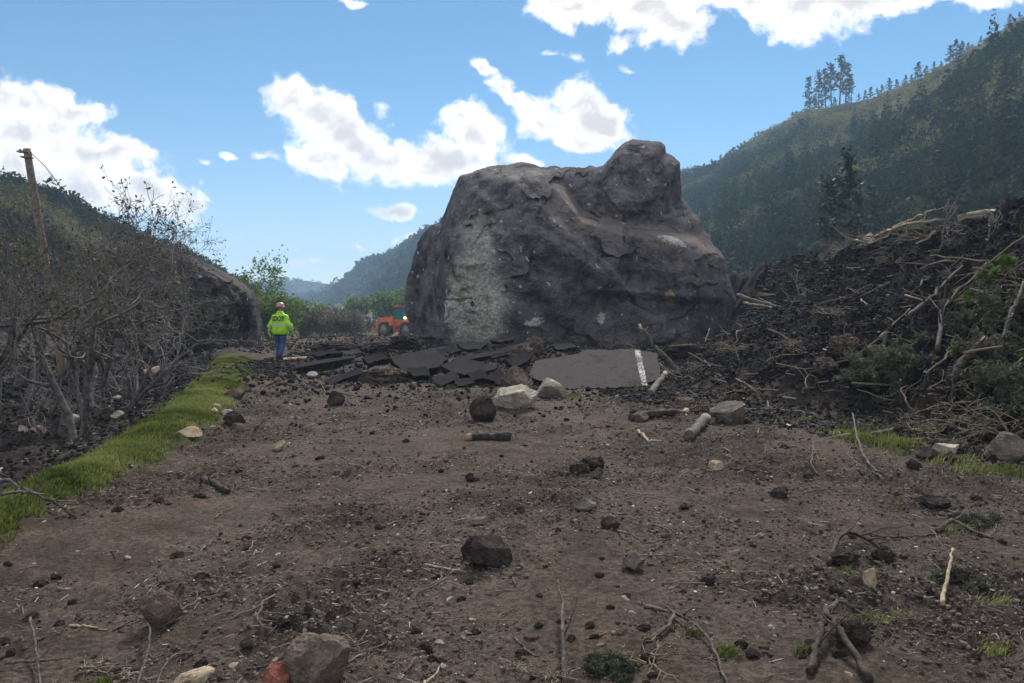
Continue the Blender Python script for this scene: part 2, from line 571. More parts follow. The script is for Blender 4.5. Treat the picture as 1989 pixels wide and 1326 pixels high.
M['scrub'] = leaf_mat('hillside_foliage', (0.014, 0.023, 0.011), (0.052, 0.064, 0.021), (0.21, 0.19, 0.066), 0.2, 1.0)
M['pine'] = leaf_mat('pine_needles', (0.018, 0.03, 0.022), (0.03, 0.045, 0.028), (0.05, 0.066, 0.036), 0.1)
M['grass'] = leaf_mat('spring_grass', (0.05, 0.07, 0.018), (0.15, 0.18, 0.042), (0.28, 0.29, 0.11), 0.35)
M['leaf'] = leaf_mat('young_leaves', (0.045, 0.085, 0.02), (0.09, 0.15, 0.03), (0.16, 0.22, 0.045), 0.35)
M['willow'] = leaf_mat('willow_leaves', (0.06, 0.1, 0.03), (0.11, 0.17, 0.045), (0.17, 0.24, 0.07), 0.35)
M['brownbush'] = leaf_mat('bare_brush_twigs', (0.1, 0.088, 0.076), (0.16, 0.14, 0.12), (0.2, 0.19, 0.14), 0.1)
M['fir'] = leaf_mat('torn_fir_needles', (0.028, 0.034, 0.022), (0.075, 0.085, 0.052), (0.15, 0.155, 0.095), 0.25)
M['bud'] = leaf_mat('opening_buds', (0.03, 0.03, 0.02), (0.06, 0.06, 0.03), (0.11, 0.11, 0.05), 0.2)
M['bark'] = simple('dark_oak_bark', (0.055, 0.047, 0.048), (0.14, 0.124, 0.122), 14, bstr=0.6, tint=(0.33, 0.302, 0.292))
M['greywood'] = simple('weathered_wood', (0.045, 0.037, 0.031), (0.135, 0.112, 0.093), 22, bstr=0.9, tint=(0.3, 0.24, 0.17))
M['brownwood'] = simple('muddy_wood', (0.022, 0.017, 0.014), (0.075, 0.057, 0.046), 18, bstr=0.9, tint=(0.3, 0.23, 0.15))
M['palewood'] = simple('splintered_wood', (0.2, 0.15, 0.095), (0.4, 0.32, 0.22), 20, bstr=0.6, tint=(0.6, 0.5, 0.34))
M['pole'] = simple('old_pole_wood', (0.11, 0.088, 0.076), (0.2, 0.16, 0.135), 9, bstr=0.4, tint=(0.26, 0.155, 0.09))


def stone_mat(name, ca, cb, cc, scale=5.0, flecks=0.5):
    def fn(t, bs, geo, oc):
        n = t.noise(oc, scale, 7, 0.65)
        c = t.mix(t.step(n, 0.35, 0.65), ca, cb)
        c = t.mix(t.math('MULTIPLY', t.step(t.noise(oc, scale * 4, 6, 0.7), 0.55, 0.65), flecks), c, cc)
        bump(t, bs, t.math('ADD', n, t.math('MULTIPLY', t.noise(oc, scale * 7, 5, 0.7), 0.5)), 0.8, 0.03)
        return c
    return mat(name, fn, 1.0, 0.06)


M['st_dark'] = stone_mat('dark_basalt', (0.022, 0.0175, 0.016), (0.058, 0.046, 0.040), (0.11, 0.09, 0.08))
M['st_grey'] = stone_mat('grey_stone', (0.085, 0.071, 0.061), (0.17, 0.144, 0.124), (0.27, 0.24, 0.205))
M['st_brown'] = stone_mat('brown_stone', (0.07, 0.052, 0.043), (0.14, 0.105, 0.085), (0.24, 0.19, 0.15))
M['st_pale'] = stone_mat('pale_sandstone', (0.3, 0.265, 0.215), (0.48, 0.43, 0.36), (0.16, 0.13, 0.1))
M['st_tan'] = stone_mat('tan_sandstone', (0.26, 0.2, 0.14), (0.4, 0.32, 0.23), (0.16, 0.12, 0.09))
M['st_red'] = stone_mat('red_stone', (0.16, 0.06, 0.045), (0.3, 0.12, 0.09), (0.42, 0.25, 0.2))
M['clod'] = stone_mat('soil_clod', (0.022, 0.018, 0.017), (0.06, 0.047, 0.041), (0.09, 0.072, 0.06), 9)


def asphalt_fn(t, bs, geo, oc):
    n = t.noise(oc, 2.0, 5, 0.6)
    c = t.mix(t.step(n, 0.35, 0.65), (0.028, 0.025, 0.027), (0.058, 0.052, 0.053))
    sp = t.step(t.noise(oc, 75, 3, 0.7), 0.56, 0.64)
    c = t.mix(t.math('MULTIPLY', sp, 0.6), c, (0.15, 0.14, 0.135))
    c = t.mix(t.attr('wear'), c, t.mix(sp, (0.10, 0.088, 0.086), (0.17, 0.155, 0.15)))
    c = t.mix(t.math('MULTIPLY', t.step(t.noise(oc, 4, 7, 0.75), 0.5, 0.66), 0.75), c, (0.055, 0.043, 0.036))
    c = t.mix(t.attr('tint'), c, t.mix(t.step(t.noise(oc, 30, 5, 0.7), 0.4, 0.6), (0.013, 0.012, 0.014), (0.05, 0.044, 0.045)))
    bump(t, bs, t.math('ADD', t.noise(oc, 60, 5, 0.7), t.math('MULTIPLY', n, 2)), 0.8, 0.02)
    return c


M['asphalt'] = mat('broken_asphalt', asphalt_fn, 1.0, 0.05)


def paint_fn(t, bs, geo, oc):
    n = t.math('ADD', t.math('MULTIPLY', t.noise(oc, 26, 6, 0.75), .65), t.math('MULTIPLY', t.noise(oc, 5, 4, .6), .4))
    return t.mix(t.step(n, 0.49, 0.56), (0.085, 0.076, 0.074), (0.5, 0.48, 0.46))


M['roadpaint'] = mat('worn_road_paint', paint_fn, 0.8, 0.3)

# ------------------------------------------------------------------ the ground
XB = ([0, 6, 8.7, 11.5, 14.5, 17, 20, 24, 30, 40, 60], [9, 7.4, 6.0, 4.9, 3.7, 3.5, 4.2, 5.8, 8.2, 9.4, 10])
GX = ([-10, 0, 6, 8, 12, 18, 24, 30, 60], [-3.1, -3.6, -4.0, -4.3, -5.05, -6.9, -8.8, -11, -20])
GW = ([0, 6, 9, 14, 22, 40], [0.30, 0.33, 0.47, 0.62, 0.72, 1.0])


def Hmac(x, y):
    x = np.asarray(x, float); y = np.asarray(y, float)
    z = 0.05 * fbm2(x * .3, y * .3, 3, seed=3)
    far = sst(36, 64, y)
    z = z - 1.1 * far
    g = x - np.interp(y, *GX); gw = np.interp(y, *GW)
    nearl = 1 - sst(30, 45, y)
    z = z + nearl * (0.16 * np.exp(-(g / (gw * 0.9)) ** 2) - 0.35 * sst(gw * .5, gw * .5 + 2.4, -g))
    z = z + nearl * 0.09 * sst(gw, gw + 1.5, -g) * fbm2(x * 1.3, y * 1.3, 4, seed=5)
    z = z + 0.07 * np.clip(-x - 22, 0, 60)
    xb = np.interp(y, *XB)
    t = np.clip((x - xb) / (11.2 - xb), 0, 1)
    mf = 1 - sst(48, 75, y)
    crest = np.interp(y, [0, 16, 24, 34, 50], [3.6, 3.6, 3.35, 3.3, 3.1])
    mh = crest * (0.42 * t + 0.58 * t ** 1.7) + np.clip(x - 11.2, 0, 40) * 0.10
    inm = sst(0, 0.16, t)
    lump = fbm2(x * .55, y * .55, 3, 0.55, seed=11) * 0.26 + fbm2(x * 1.7, y * 1.7, 3, 0.55, 21, True) * 0.13
    z = z + mf * (mh + inm * (lump + .06 * fbm2(x * 4.2, y * 4.2, 3, .6, 23, True)))
    # heaved rubble between the broken road and the boulder
    rb = np.exp(-((y - np.interp(x, [-6, 0, 6], [25.5, 25, 24.5])) / 4.0) ** 2) * sst(-8.2, -4.2, x) * (1 - sst(6, 9, x))
    z = z + rb * (0.30 + 0.13 * fbm2(x * .7, y * .7, 4, 0.6, seed=31))
    z = z + .4 * np.exp(-((y - 20.6) / 1.1) ** 2) * sst(-5, -3.6, x) * (1 - sst(3.2, 4.4, x)) * (.85 + .35 * fbm2(x * .9, y * .9, 3, .6, 33))
    # low bank behind the walker that hides the foot of the loader
    z = z + 0.38 * np.exp(-((y - 42) / 6.0) ** 2) * sst(-14, -9, x) * (1 - sst(-3, 1, x)) * (0.8 + 0.3 * fbm2(x * .3, y * .3, 3, seed=8))
    return z, g, gw, t * mf, rb


def tracks(x, y):
    """compacted strips left by the machines"""
    w_ = 0.25 * fbm2(x * 0 + 3, y * .25, 2, .5, 55)
    r = 0
    for c0, sl in ((-1.9, -.16), (-.35, -.15), (1.1, -.02)):
        d = x - (c0 + sl * (y - 4) + w_)
        r = np.maximum(r, np.exp(-(d / .42) ** 4))
    return r * (1 - sst(15, 18, y)) * (.45 + .55 * sst(-.4, .4, fbm2(x * 1.1, y * .4, 3, .6, 57)))


def Hfull(x, y, micro=True):
    z, g, gw, t, rb = Hmac(x, y)
    soil = np.clip(sst(-0.02, 0.2, t) + 0.9 * sst(0.2, 0.6, rb), 0, 1)
    soil = np.clip(soil + 0.55 * sst(gw * 0.9, gw * .9 + 0.8, -g) * (1 - sst(34, 50, y)), 0, 1)
    patch = sst(0.0, 0.7, fbm2(x * .8, y * .8, 4, 0.6, seed=41))
    if micro:
        m = np.clip(0.35 + 0.9 * patch + soil * 1.3, 0, 2.6)
        nearw = 1 - sst(25, 60, y)
        tk = tracks(x, y)
        m = m * (1 - .6 * tk); z = z - .03 * tk * (1 - soil) + .006 * tk * np.sin(y * 26 + 3 * x)
        z = z + nearw * m * (0.024 * fbm2(x * 3.1, y * 3.1, 3, 0.55, 51) + 0.017 * fbm2(x * 8, y * 8, 3, 0.6, 61, True) + 0.010 * fbm2(x * 23, y * 23, 2, 0.6, 71))
    soil = np.clip(soil + 0.28 * patch * (1 - soil) + .55 * np.exp(-((y - 40) / 8) ** 2) * sst(-.3, .5, fbm2(x * .6, y * .6, 4, .6, 91)), 0, 1)
    green = .8 * np.exp(-(g / (gw * 1.0)) ** 4) * (1 - sst(20, 26, y))
    green = np.maximum(green, sst(45, 60, y) * 0.8)
    return z, soil, green


def hz(x, y):
    return float(Hfull(np.array([x]), np.array([y]))[0][0])


def G(px, py, dmin=2.2, dmax=120.0):
    """the ground point seen at a photo pixel"""
    v = pix_dir(px, py); v = v / v[1]
    d = np.geomspace(dmin, dmax, 1400)
    z = Hmac(v[0] * d, d)[0]
    hit = np.nonzero(CAM_Z + v[2] * d <= z)[0]
    i = hit[0] if len(hit) else len(d) - 1
    if px > 1290 and py < 640 and d[i] > 30:      # just above the crest of the slide bank: lie on the crest itself
        ok = (v[0] * d < 11.8) & (d < 30)
        i = int(np.argmin(np.where(ok, CAM_Z + v[2] * d - z, 1e9)))
    x, y = v[0] * d[i], d[i]
    return np.array([x, y, hz(x, y)])


yl = [-14.0, -9, -6, -4, -2.5, -1.2, 0, 0.9, 1.6]
while yl[-1] < 70:
    yl.append(yl[-1] + max(0.012, yl[-1] * 0.0046))
while yl[-1] < 1000:
    yl.append(yl[-1] * 1.06)
yl = np.array(yl)
uc = np.linspace(-1.02, 1.02, 880)
uo = 1.02 + np.cumsum(np.geomspace(0.006, 0.7, 46))
ul = np.concatenate([-uo[::-1], uc, uo])
wid = np.clip(yl, 2.2, None) * 0.70 + 0.9
X = ul[None, :] * wid[:, None]
Y = np.repeat(yl[:, None], len(ul), 1)
Zg, So, Gr = Hfull(X.ravel(), Y.ravel())
nx = len(ul)
ii = (np.arange(len(yl) - 1)[:, None] * nx + np.arange(nx - 1)[None, :]).ravel()
ground = obj('ground', mesh_np('ground', np.stack([X.ravel(), Y.ravel(), Zg], 1),
             np.stack([ii, ii + 1, ii + nx + 1, ii + nx], 1), {'soil': So, 'green': Gr, 'track': tracks(X.ravel(), Y.ravel()) * (1 - So)}, True), M['ground'])
tag(ground, 'churned brown dirt covering the buried road and the dark slide bank', 'ground', kind='structure')

# ------------------------------------------------------------------ hills
def loft(name, ridge, foot, nu, nv, amp, fr, seed, label, back=0.9):
    """ridge: photo points with depths; foot: the same count of world (x, y, z); the far side falls away again"""
    A = np.array([P(*r) for r in ridge]); B = np.array(foot, float)
    s = np.linspace(0, 1, len(A)); u = np.linspace(0, 1, nu)
    A = np.stack([np.interp(u, s, A[:, k]) for k in range(3)], 1)
    B = np.stack([np.interp(u, s, B[:, k]) for k in range(3)], 1)
    C = A + (A - B) * np.array([back, back, 0]); C[:, 2] = B[:, 2] - 2
    rows = []
    for v in np.linspace(0, 1, nv):
        rows.append(B + (A - B) * np.array([v, v, v ** 1.06]))
    for v in np.linspace(0.12, 1, 8):
        rows.append(A + (C - A) * np.array([v, v, v ** 1.3]))
    V = np.stack(rows).reshape(-1, 3)
    vv = np.repeat(np.concatenate([np.linspace(0, 1, nv), np.linspace(.88, 0, 8)]), nu)
    V[:, 2] += amp * fbm2(V[:, 0] * fr, V[:, 1] * fr, 5, 0.55, seed) * np.minimum(1, 4 * vv) * np.where(vv > 0.93, 0.35, 1)
    n = nv + 8
    ii = (np.arange(n - 1)[:, None] * nu + np.arange(nu - 1)[None, :]).ravel()
    o = obj(name, mesh_np(name, V, np.stack([ii, ii + 1, ii + nu + 1, ii + nu], 1), None, True), M['hill'])
    tag(o, label, 'hill', kind='structure')
    return V[:nv * nu].reshape(nv, nu, 3)


RR = [(1120, 470, 380), (1230, 400, 360), (1322, 333, 330), (1365, 327, 325), (1400, 315, 318), (1440, 293, 308), (1500, 261, 290), (1540, 241, 278), (1570, 221, 265),
      (1600, 215, 256), (1640, 202, 244), (1680, 192, 236), (1720, 180, 226), (1750, 167, 218), (1790, 152, 210), (1830, 130, 202),
      (1880, 97, 190), (1920, 72, 182), (1989, 30, 170), (2150, -70, 150), (2400, -220, 125), (2900, -380, 95)]
RF = [(6, 140, -1), (14, 130, 0), (20, 118, 1), (21, 114, 1), (22, 110, 1.5), (23, 106, 2), (24, 101, 2), (25, 97, 2.5), (26, 93, 2.5), (27, 89, 3),
      (28, 85, 3), (29, 80, 3), (30, 76, 3.5), (31, 72, 3.5), (32, 67, 4), (33, 62, 4), (34, 56, 4), (35, 51, 4), (37, 43, 4),
      (40, 30, 4), (44, 14, 4), (48, -10, 4)]
hillR = loft('right_hillside', RR, RF, 220, 90, 2.2, 0.045, 3, 'tall dark green hillside rising at the right')
LR = [(-900, 60, 60), (-400, 200, 78), (-150, 285, 92), (0, 338, 100), (60, 357, 105), (150, 388, 115), (250, 443, 130), (350, 493, 150), (430, 533, 170), (480, 562, 190), (530, 592, 215)]
LF = [(-52, -10, 0), (-42, 15, 0), (-36, 30, 0), (-31, 42, -1), (-30, 46, -1), (-31, 52, -1.5), (-33, 62, -1.5), (-36, 76, -1.5), (-42, 95, -1.5), (-50, 120, -1.5), (-60, 150, -1.5)]
hillL = loft('left_hillside', LR, LF, 160, 60, 1.6, 0.07, 7, 'dark wooded slope behind the bare shrubs at the left')
VR = [(560, 600, 760), (605, 577, 700), (640, 557, 655), (660, 547, 630), (700, 524, 580), (740, 499, 540), (800, 467, 490), (850, 440, 465), (950, 405, 440), (1050, 378, 430), (1160, 365, 420), (1300, 350, 410)]
VF = [(-150, 520, -2), (-120, 470, -2), (-95, 420, -2), (-85, 400, -2), (-68, 350, -2), (-56, 310, -2), (-40, 270, -2), (-30, 240, -2), (-10, 210, -2), (5, 200, -2), (18, 190, -2), (35, 180, -2)]
hillV = loft('valley_ridge', VR, VF, 160, 60, 3.5, 0.03, 9, 'hazy blue ridge descending into the valley beyond the boulder')
FR = [(-500, 562, 900), (-100, 560, 900), (200, 554, 900), (380, 549, 900), (480, 546, 900), (540, 545, 900), (600, 547, 900), (650, 549, 900), (720, 556, 920), (900, 560, 940), (1300, 560, 960)]
FF = [(-800, 640, -4), (-540, 640, -4), (-400, 640, -4), (-330, 650, -4), (-270, 620, -4), (-230, 650, -4), (-195, 625, -4), (-160, 650, -4), (-110, 670, -4), (0, 680, -4), (160, 680, -4)]
hillF = loft('far_mesa', FR, FF, 200, 40, 9, 0.008, 13, 'pale flat topped mesa far up the valley')

# ------------------------------------------------------------------ boulders
def cracks(x, z, cell, seed):
    """broken rock relief: every cell of a warped Voronoi pattern is a facet with its own slope"""
    x = x / cell + .35 * fbm2(x * .9, z * .9, 3, .5, seed); z = z / cell + .35 * fbm2(x * .9 + 9, z * .9, 3, .5, seed + 1)
    xi, zi = np.floor(x).astype(np.int64), np.floor(z).astype(np.int64)
    best = np.full(x.shape, 1e9); val = np.zeros(x.shape); zero = np.zeros_like(xi)
    for i in (-1, 0, 1):
        for j in (-1, 0, 1):
            a, b = xi + i, zi + j
            cx, cz = a + .5 + .5 * _h(a, b, zero, seed), b + .5 + .5 * _h(a, b, zero, seed + 11)
            d = (x - cx) ** 2 + (z - cz) ** 2
            v = (x - cx) * _h(a, b, zero, seed + 21) + (z - cz) * (_h(a, b, zero, seed + 31) + .3) + .3 * _h(a, b, zero, seed + 41)
            val = np.where(d < best, v, val); best = np.minimum(d, best)
    return val * cell
def boulder(name, outline, centre, d0, depth, front_fn, NA, NR, noise_amp, seed, marks):
    out = np.array(outline, float)
    rel = out - np.array(centre)
    ang = np.unwrap(np.arctan2(rel[:, 1], rel[:, 0])); rad = np.hypot(rel[:, 0], rel[:, 1])
    o = np.argsort(ang); ang, rad = ang[o], rad[o]
    th = np.linspace(0, 2 * np.pi, NA, endpoint=False) + ang[0]
    rb = np.interp(th, np.r_[ang, ang[0] + 2 * np.pi], np.r_[rad, rad[0]])
    rb = rb + 1.6 * fbm2(np.cos(th) * 14 + 40, np.sin(th) * 14 + 40, 4, 0.6, seed)
    rr = np.linspace(0, 1, NR + 1)[1:] ** 0.85
    r2 = np.linspace(1, 0, 60)[1:-1] ** 0.7
    px, py, rv, side = [], [], [], []
    for r in rr:
        px.append(centre[0] + r * rb * np.cos(th)); py.append(centre[1] + r * rb * np.sin(th)); rv.append(np.full(NA, r)); side.append(np.ones(NA))
    for r in r2:
        px.append(centre[0] + r * rb * np.cos(th)); py.append(centre[1] + r * rb * np.sin(th)); rv.append(np.full(NA, r)); side.append(-np.ones(NA))
    px, py, rv, side = [np.concatenate(a) for a in (px, py, rv, side)]
    px = np.r_[px, centre[0], centre[0]]; py = np.r_[py, centre[1], centre[1]]; rv = np.r_[rv, 0, 0]; side = np.r_[side, 1, -1]
    rim = np.clip(1 - rv ** 7, 0, 1) ** 0.62
    D = np.where(side > 0, front_fn(px, py, depth) * rim, -depth * 0.9 * np.clip(1 - rv ** 3, 0, 1) ** 0.55)
    B = np.stack([(px - 994.5) / FOC * d0, D, (663 - py) / FOC * d0], 1)
    nz = (fbm3(B, 0.3, 2, 0.5, seed) * 0.6 + fbm3(B, 0.7, 3, 0.5, seed + 20, True) * 0.2 + fbm3(B, 2.6, 4, 0.6, seed + 40) * 0.16 + fbm3(B, 8, 2, 0.6, seed + 60, True) * 0.06)
    cr = cracks(B[:, 0], B[:, 2], 2.4, seed) * 1.0 + cracks(B[:, 0] + 7, B[:, 2] * 1.2, 0.8, seed + 5) * 0.6 + cracks(B[:, 0] + 3, B[:, 2], 0.27, seed + 15) * 0.3
    nz = nz + np.where(side > 0, cr, 0)
    D = D + side * noise_amp * nz * np.clip((1 - rv) * 9, 0, 1)
    v = np.stack([(px - PW / 2) / FOC, -(py - PH / 2) / FOC], 1)
    c, s = math.cos(PITCH), math.sin(PITCH)
    dx, dy, dz = v[:, 0], c + v[:, 1] * s, -s + v[:, 1] * c
    yy_ = d0 - D
    sc2 = np.where(side > 0, yy_, d0) / dy
    W = np.stack([dx * sc2, yy_, CAM_Z + dz * sc2], 1)
    nr = len(rr) + len(r2)
    k = np.arange(NA); F = []
    for i in range(nr - 1):
        a = i * NA + k; b = i * NA + (k + 1) % NA
        F.append(np.stack([a, b, b + NA, a + NA], 1))
    F = np.concatenate(F)
    ctr, ctb = nr * NA, nr * NA + 1
    F = np.concatenate([F[:, [0, 1, 2]], F[:, [0, 2, 3]], np.stack([np.full(NA, ctr), (k + 1) % NA, k], 1),
                        np.stack([np.full(NA, ctb), (nr - 1) * NA + k, (nr - 1) * NA + (k + 1) % NA], 1)])
    at = {kname: np.where(side > 0, fn(px, py), 0) for kname, fn in marks.items()}
    o = obj(name, None)if False else bpy.data.objects.new(name, mesh_np(name, W - np.array([W[:, 0].mean(), d0, 0]), F[:, ::-1], at, True))
    o.location = (W[:, 0].mean(), d0, 0)
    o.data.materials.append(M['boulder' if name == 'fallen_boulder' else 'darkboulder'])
    col.objects.link(o)
    return o


def ell(px, py, cx, cy, rx, ry, a=0.0, soft=0.5):
    c, s = math.cos(R(a)), math.sin(R(a))
    u = ((px - cx) * c + (py - cy) * s) / rx; v = (-(px - cx) * s + (py - cy) * c) / ry
    return 1 - sst(1 - soft, 1 + soft, np.hypot(u, v))


LEDGE = ([1040, 1085, 1130, 1215, 1290, 1350, 1405, 1460], [345, 372, 430, 456, 462, 476, 500, 540])


def big_front(px, py, dep):
    D = np.full(px.shape, dep)
    edge = np.interp(py, [330, 430, 660], [905, 868, 866])
    D -= np.clip(edge - px, 0, None) * 0.024 * 2.3
    D -= np.clip(1015 - px, 0, None) * 0.024 * 0.30
    D -= np.clip(py - 600, 0, None) * 0.024 * 0.12
    D -= np.clip(455 - py, 0, None) * 0.024 * 0.42 * (1 - 0.5 * sst(1150, 1200, px))
    led = np.interp(px, *LEDGE)
    wgt = sst(1045, 1120, px)
    D -= wgt * (1.9 * sst(-4, 26, led - py) - 0.35 * sst(0, 60, led - py))
    D -= np.clip(px - 1335, 0, None) * 0.024 * 0.75
    # slanting folds that run down to the right
    for (x0, y0, sl, st, w) in ((930, 372, 0.62, 0.55, 12), (990, 335, 0.95, 0.5, 10), (860, 420, 0.55, 0.3, 16)):
        dd = py - (y0 + (px - x0) * sl)
        win = sst(x0 - 20, x0 + 30, px) * (1 - sst(x0 + 210, x0 + 280, px))
        D += win * st * (sst(-w, w, dd) - 0.9 * sst(10, 90, dd))
    # undercut along the lower right face
    D -= 0.55 * sst(0, 20, py - (560 + (px - 1150) * 0.06)) * sst(1090, 1180, px) * (1 - sst(1400, 1440, px)) * (1 - sst(30, 120, py - 570))
    return np.clip(D, 0.15, None)


big_out = [(785, 600), (788, 560), (797, 520), (812, 475), (822, 452), (838, 437), (857, 431), (862, 418), (872, 392), (884, 362), (893, 341), (912, 336),
           (940, 326), (962, 320), (985, 319), (1012, 314), (1035, 318), (1050, 323), (1090, 324), (1130, 326), (1148, 322), (1160, 324), (1172, 320), (1185, 306),
           (1197, 290), (1212, 278), (1228, 271), (1250, 272), (1268, 275), (1282, 276), (1292, 284), (1294, 296), (1308, 304), (1320, 316), (1322, 345),
           (1325, 385), (1343, 405), (1362, 430), (1369, 448), (1385, 475), (1398, 488), (1407, 500), (1412, 530), (1428, 575), (1438, 610), (1446, 648),
           (1452, 690), (1440, 730), (1300, 745), (1100, 745), (950, 740), (860, 720), (812, 672), (800, 640)]
boulder('fallen_boulder', big_out, (1105, 540), 36.0, 4.6, big_front, 1000, 330, 0.2, 5, {
    'pale': lambda x, y: sst(-3, 5, x - np.interp(y, [330, 430, 660], [905, 868, 866]) - 5 * fbm2(y * .06, x * 0, 3, .6, 3)) * np.clip(ell(x, y, 915, 600, 62, 90, 0, .6) + .5 * ell(x, y, 925, 465, 50, 60, 0, .7) + .45 * ell(x, y, 1000, 340, 100, 16, 0, .6) + .22 * ell(x, y, 990, 560, 90, 110, 0, .8), 0, 1),
    'moss': lambda x, y: np.clip(ell(x, y, 895, 550, 30, 40, 0, .6) + .6 * ell(x, y, 930, 640, 60, 30, 0, .6), 0, 1),
    'dust': lambda x, y: np.clip((sst(-46, -6, y - np.interp(x, *LEDGE)) - sst(2, 36, y - np.interp(x, *LEDGE))) * sst(1060, 1100, x) + .7 * ell(x, y, 1370, 545, 60, 22, 25, .6)
                                 + .6 * ell(x, y, 1085, 400, 26, 50, -35, .5) + .35 * ell(x, y, 1230, 640, 200, 60, 0, .6), 0, 1),
    'scar': lambda x, y: np.clip(ell(x, y, 1042, 624, 26, 8, -14, .4) + ell(x, y, 1300, 466, 26, 10, 14, .5) + ell(x, y, 1168, 618, 9, 14, 10, .5) + .8 * ell(x, y, 1330, 478, 16, 6, 30, .5)
                                 + .8 * ell(x, y, 890, 640, 16, 20, 0, .5) + .7 * ell(x, y, 868, 590, 6, 60, 4, .5) + .6 * ell(x, y, 1100, 500, 16, 4, 10, .5) + .7 * ell(x, y, 1165, 560, 6, 8, 0, .5)
                                 + .6 * ell(x, y, 1080, 430, 22, 4, 40, .5) + .55 * ell(x, y, 1030, 400, 30, 5, 30, .5), 0, 1),
    'rust': lambda x, y: ell(x, y, 1301, 576, 10, 13, 20, .7),
})
tag(bpy.data.objects['fallen_boulder'], 'enormous dark fallen boulder with pale left face blocking the road', 'boulder')


def left_front(px, py, dep):
    D = np.full(px.shape, dep)
    D -= np.clip(540 - py, 0, None) * 0.021 * 0.8
    D -= np.clip(px - 420, 0, None) * 0.021 * 0.5
    lip = np.interp(px, [340, 370, 420, 470, 500], [618, 612, 616, 602, 595])
    win = sst(345, 365, px) * (1 - sst(470, 492, px))
    D -= win * 1.1 * (sst(-4, 10, py - lip) - 0.8 * sst(30, 60, py - lip))
    return np.clip(D, 0.2, None)


left_out = [(497, 600), (494, 580), (489, 566), (470, 550), (440, 532), (400, 512), (350, 492), (300, 476), (250, 468), (205, 474), (165, 500), (140, 550), (128, 620),
            (130, 690), (200, 715), (300, 715), (400, 705), (470, 695), (497, 680), (502, 640)]
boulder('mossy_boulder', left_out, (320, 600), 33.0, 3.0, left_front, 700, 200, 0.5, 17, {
    'pale': lambda x, y: .15 * ell(x, y, 420, 545, 60, 25, 25, .7), 'moss': lambda x, y: 0 * x, 'dust': lambda x, y: .3 * ell(x, y, 445, 545, 50, 10, 30, .6) + .1 * ell(x, y, 300, 560, 150, 60, 0, .7),
    'scar': lambda x, y: .4 * ell(x, y, 450, 580, 14, 6, 10, .5) + .4 * ell(x, y, 385, 605, 20, 6, -10, .6), 'rust': lambda x, y: 0 * x})
tag(bpy.data.objects['mossy_boulder'], 'grey brown boulder with a dark hollow at its foot behind the bare shrubs', 'boulder')
bpy.data.objects['mossy_boulder'].name = 'grey_boulder'

# ------------------------------------------------------------------ woods on the hills
def clumps(pts, sizes, nleaf, leaf, rng, flat=0.75, tint=None):
    """many leaf-sized faces spread through a squat crown round each point"""
    n = len(pts)
    d = rng.normal(size=(n, nleaf, 3)); d /= np.linalg.norm(d, axis=2)[:, :, None]
    r = rng.uniform(0.35, 1, (n, nleaf, 1)) ** 0.6
    C = d * r * sizes[:, None, None] * np.array([1, 1, flat]) + pts[:, None, :] + np.array([0, 0, 1.0]) * (sizes * flat * 0.5)[:, None, None]
    t = np.repeat((rng.uniform(0, 1, n) if tint is None else tint)[:, None], nleaf, 1) + rng.normal(0, 0.12, (n, nleaf))
    C = C.reshape(-1, 3); t = np.clip(t.ravel(), 0, 1)
    V, F = quad_cloud(C, np.repeat(sizes[:, None], nleaf, 1).ravel() * leaf * rng.uniform(.6, 1.3, len(C)), rng, 0.7)
    return V, F, np.repeat(t, 4)


def warm(p):
    """dry olive scrub on the near open slope"""
    return .6 * sst(34, 80, p[:, 0]) * sst(-.5, .4, fbm2(p[:, 0] * .03, p[:, 2] * .06, 3, .5, 66)) - .18 * (1 - sst(20, 60, p[:, 0]))


def forest(name, grid, n, smin, smax, seed, label, nleaf=30, leaf=0.3, vmax=0.985, tfreq=0.025, near_v=None):
    rng = np.random.default_rng(seed)
    nv, nu = grid.shape[:2]
    a = rng.uniform(0, 1, n) * (nv - 1.001) * vmax; b = rng.uniform(0, 1, n) * (nu - 1.001)
    i, j = a.astype(int), b.astype(int); fi, fj = (a - i)[:, None], (b - j)[:, None]
    p = grid[i, j] * (1 - fi) * (1 - fj) + grid[i + 1, j] * fi * (1 - fj) + grid[i, j + 1] * (1 - fi) * fj + grid[i + 1, j + 1] * fi * fj
    patch = fbm2(p[:, 0] * tfreq, p[:, 1] * tfreq + p[:, 2] * tfreq, 4, 0.6, seed + 1)
    keep = rng.uniform(-1, 1, n) < 0.75 + patch * 1.4
    p, patch = p[keep], patch[keep]
    s = rng.uniform(smin, smax, len(p)) * (1 + 0.35 * np.clip(patch, -1, 1)) * np.where(rng.uniform(size=len(p)) < .12, 1.5, 1)
    top = a[keep] / nv > 0.93
    s = np.where(top, s * 0.6, s)
    V, F, t = clumps(p, s, nleaf, leaf, rng, 0.85, np.clip(0.34 - 1.1 * patch + warm(p) + rng.normal(0, .14, len(p)), 0, 1))
    o = obj(name, mesh_np(name, V, F, {'tint': t}), M['scrub'])
    tag(o, label, 'woodland', kind='stuff')


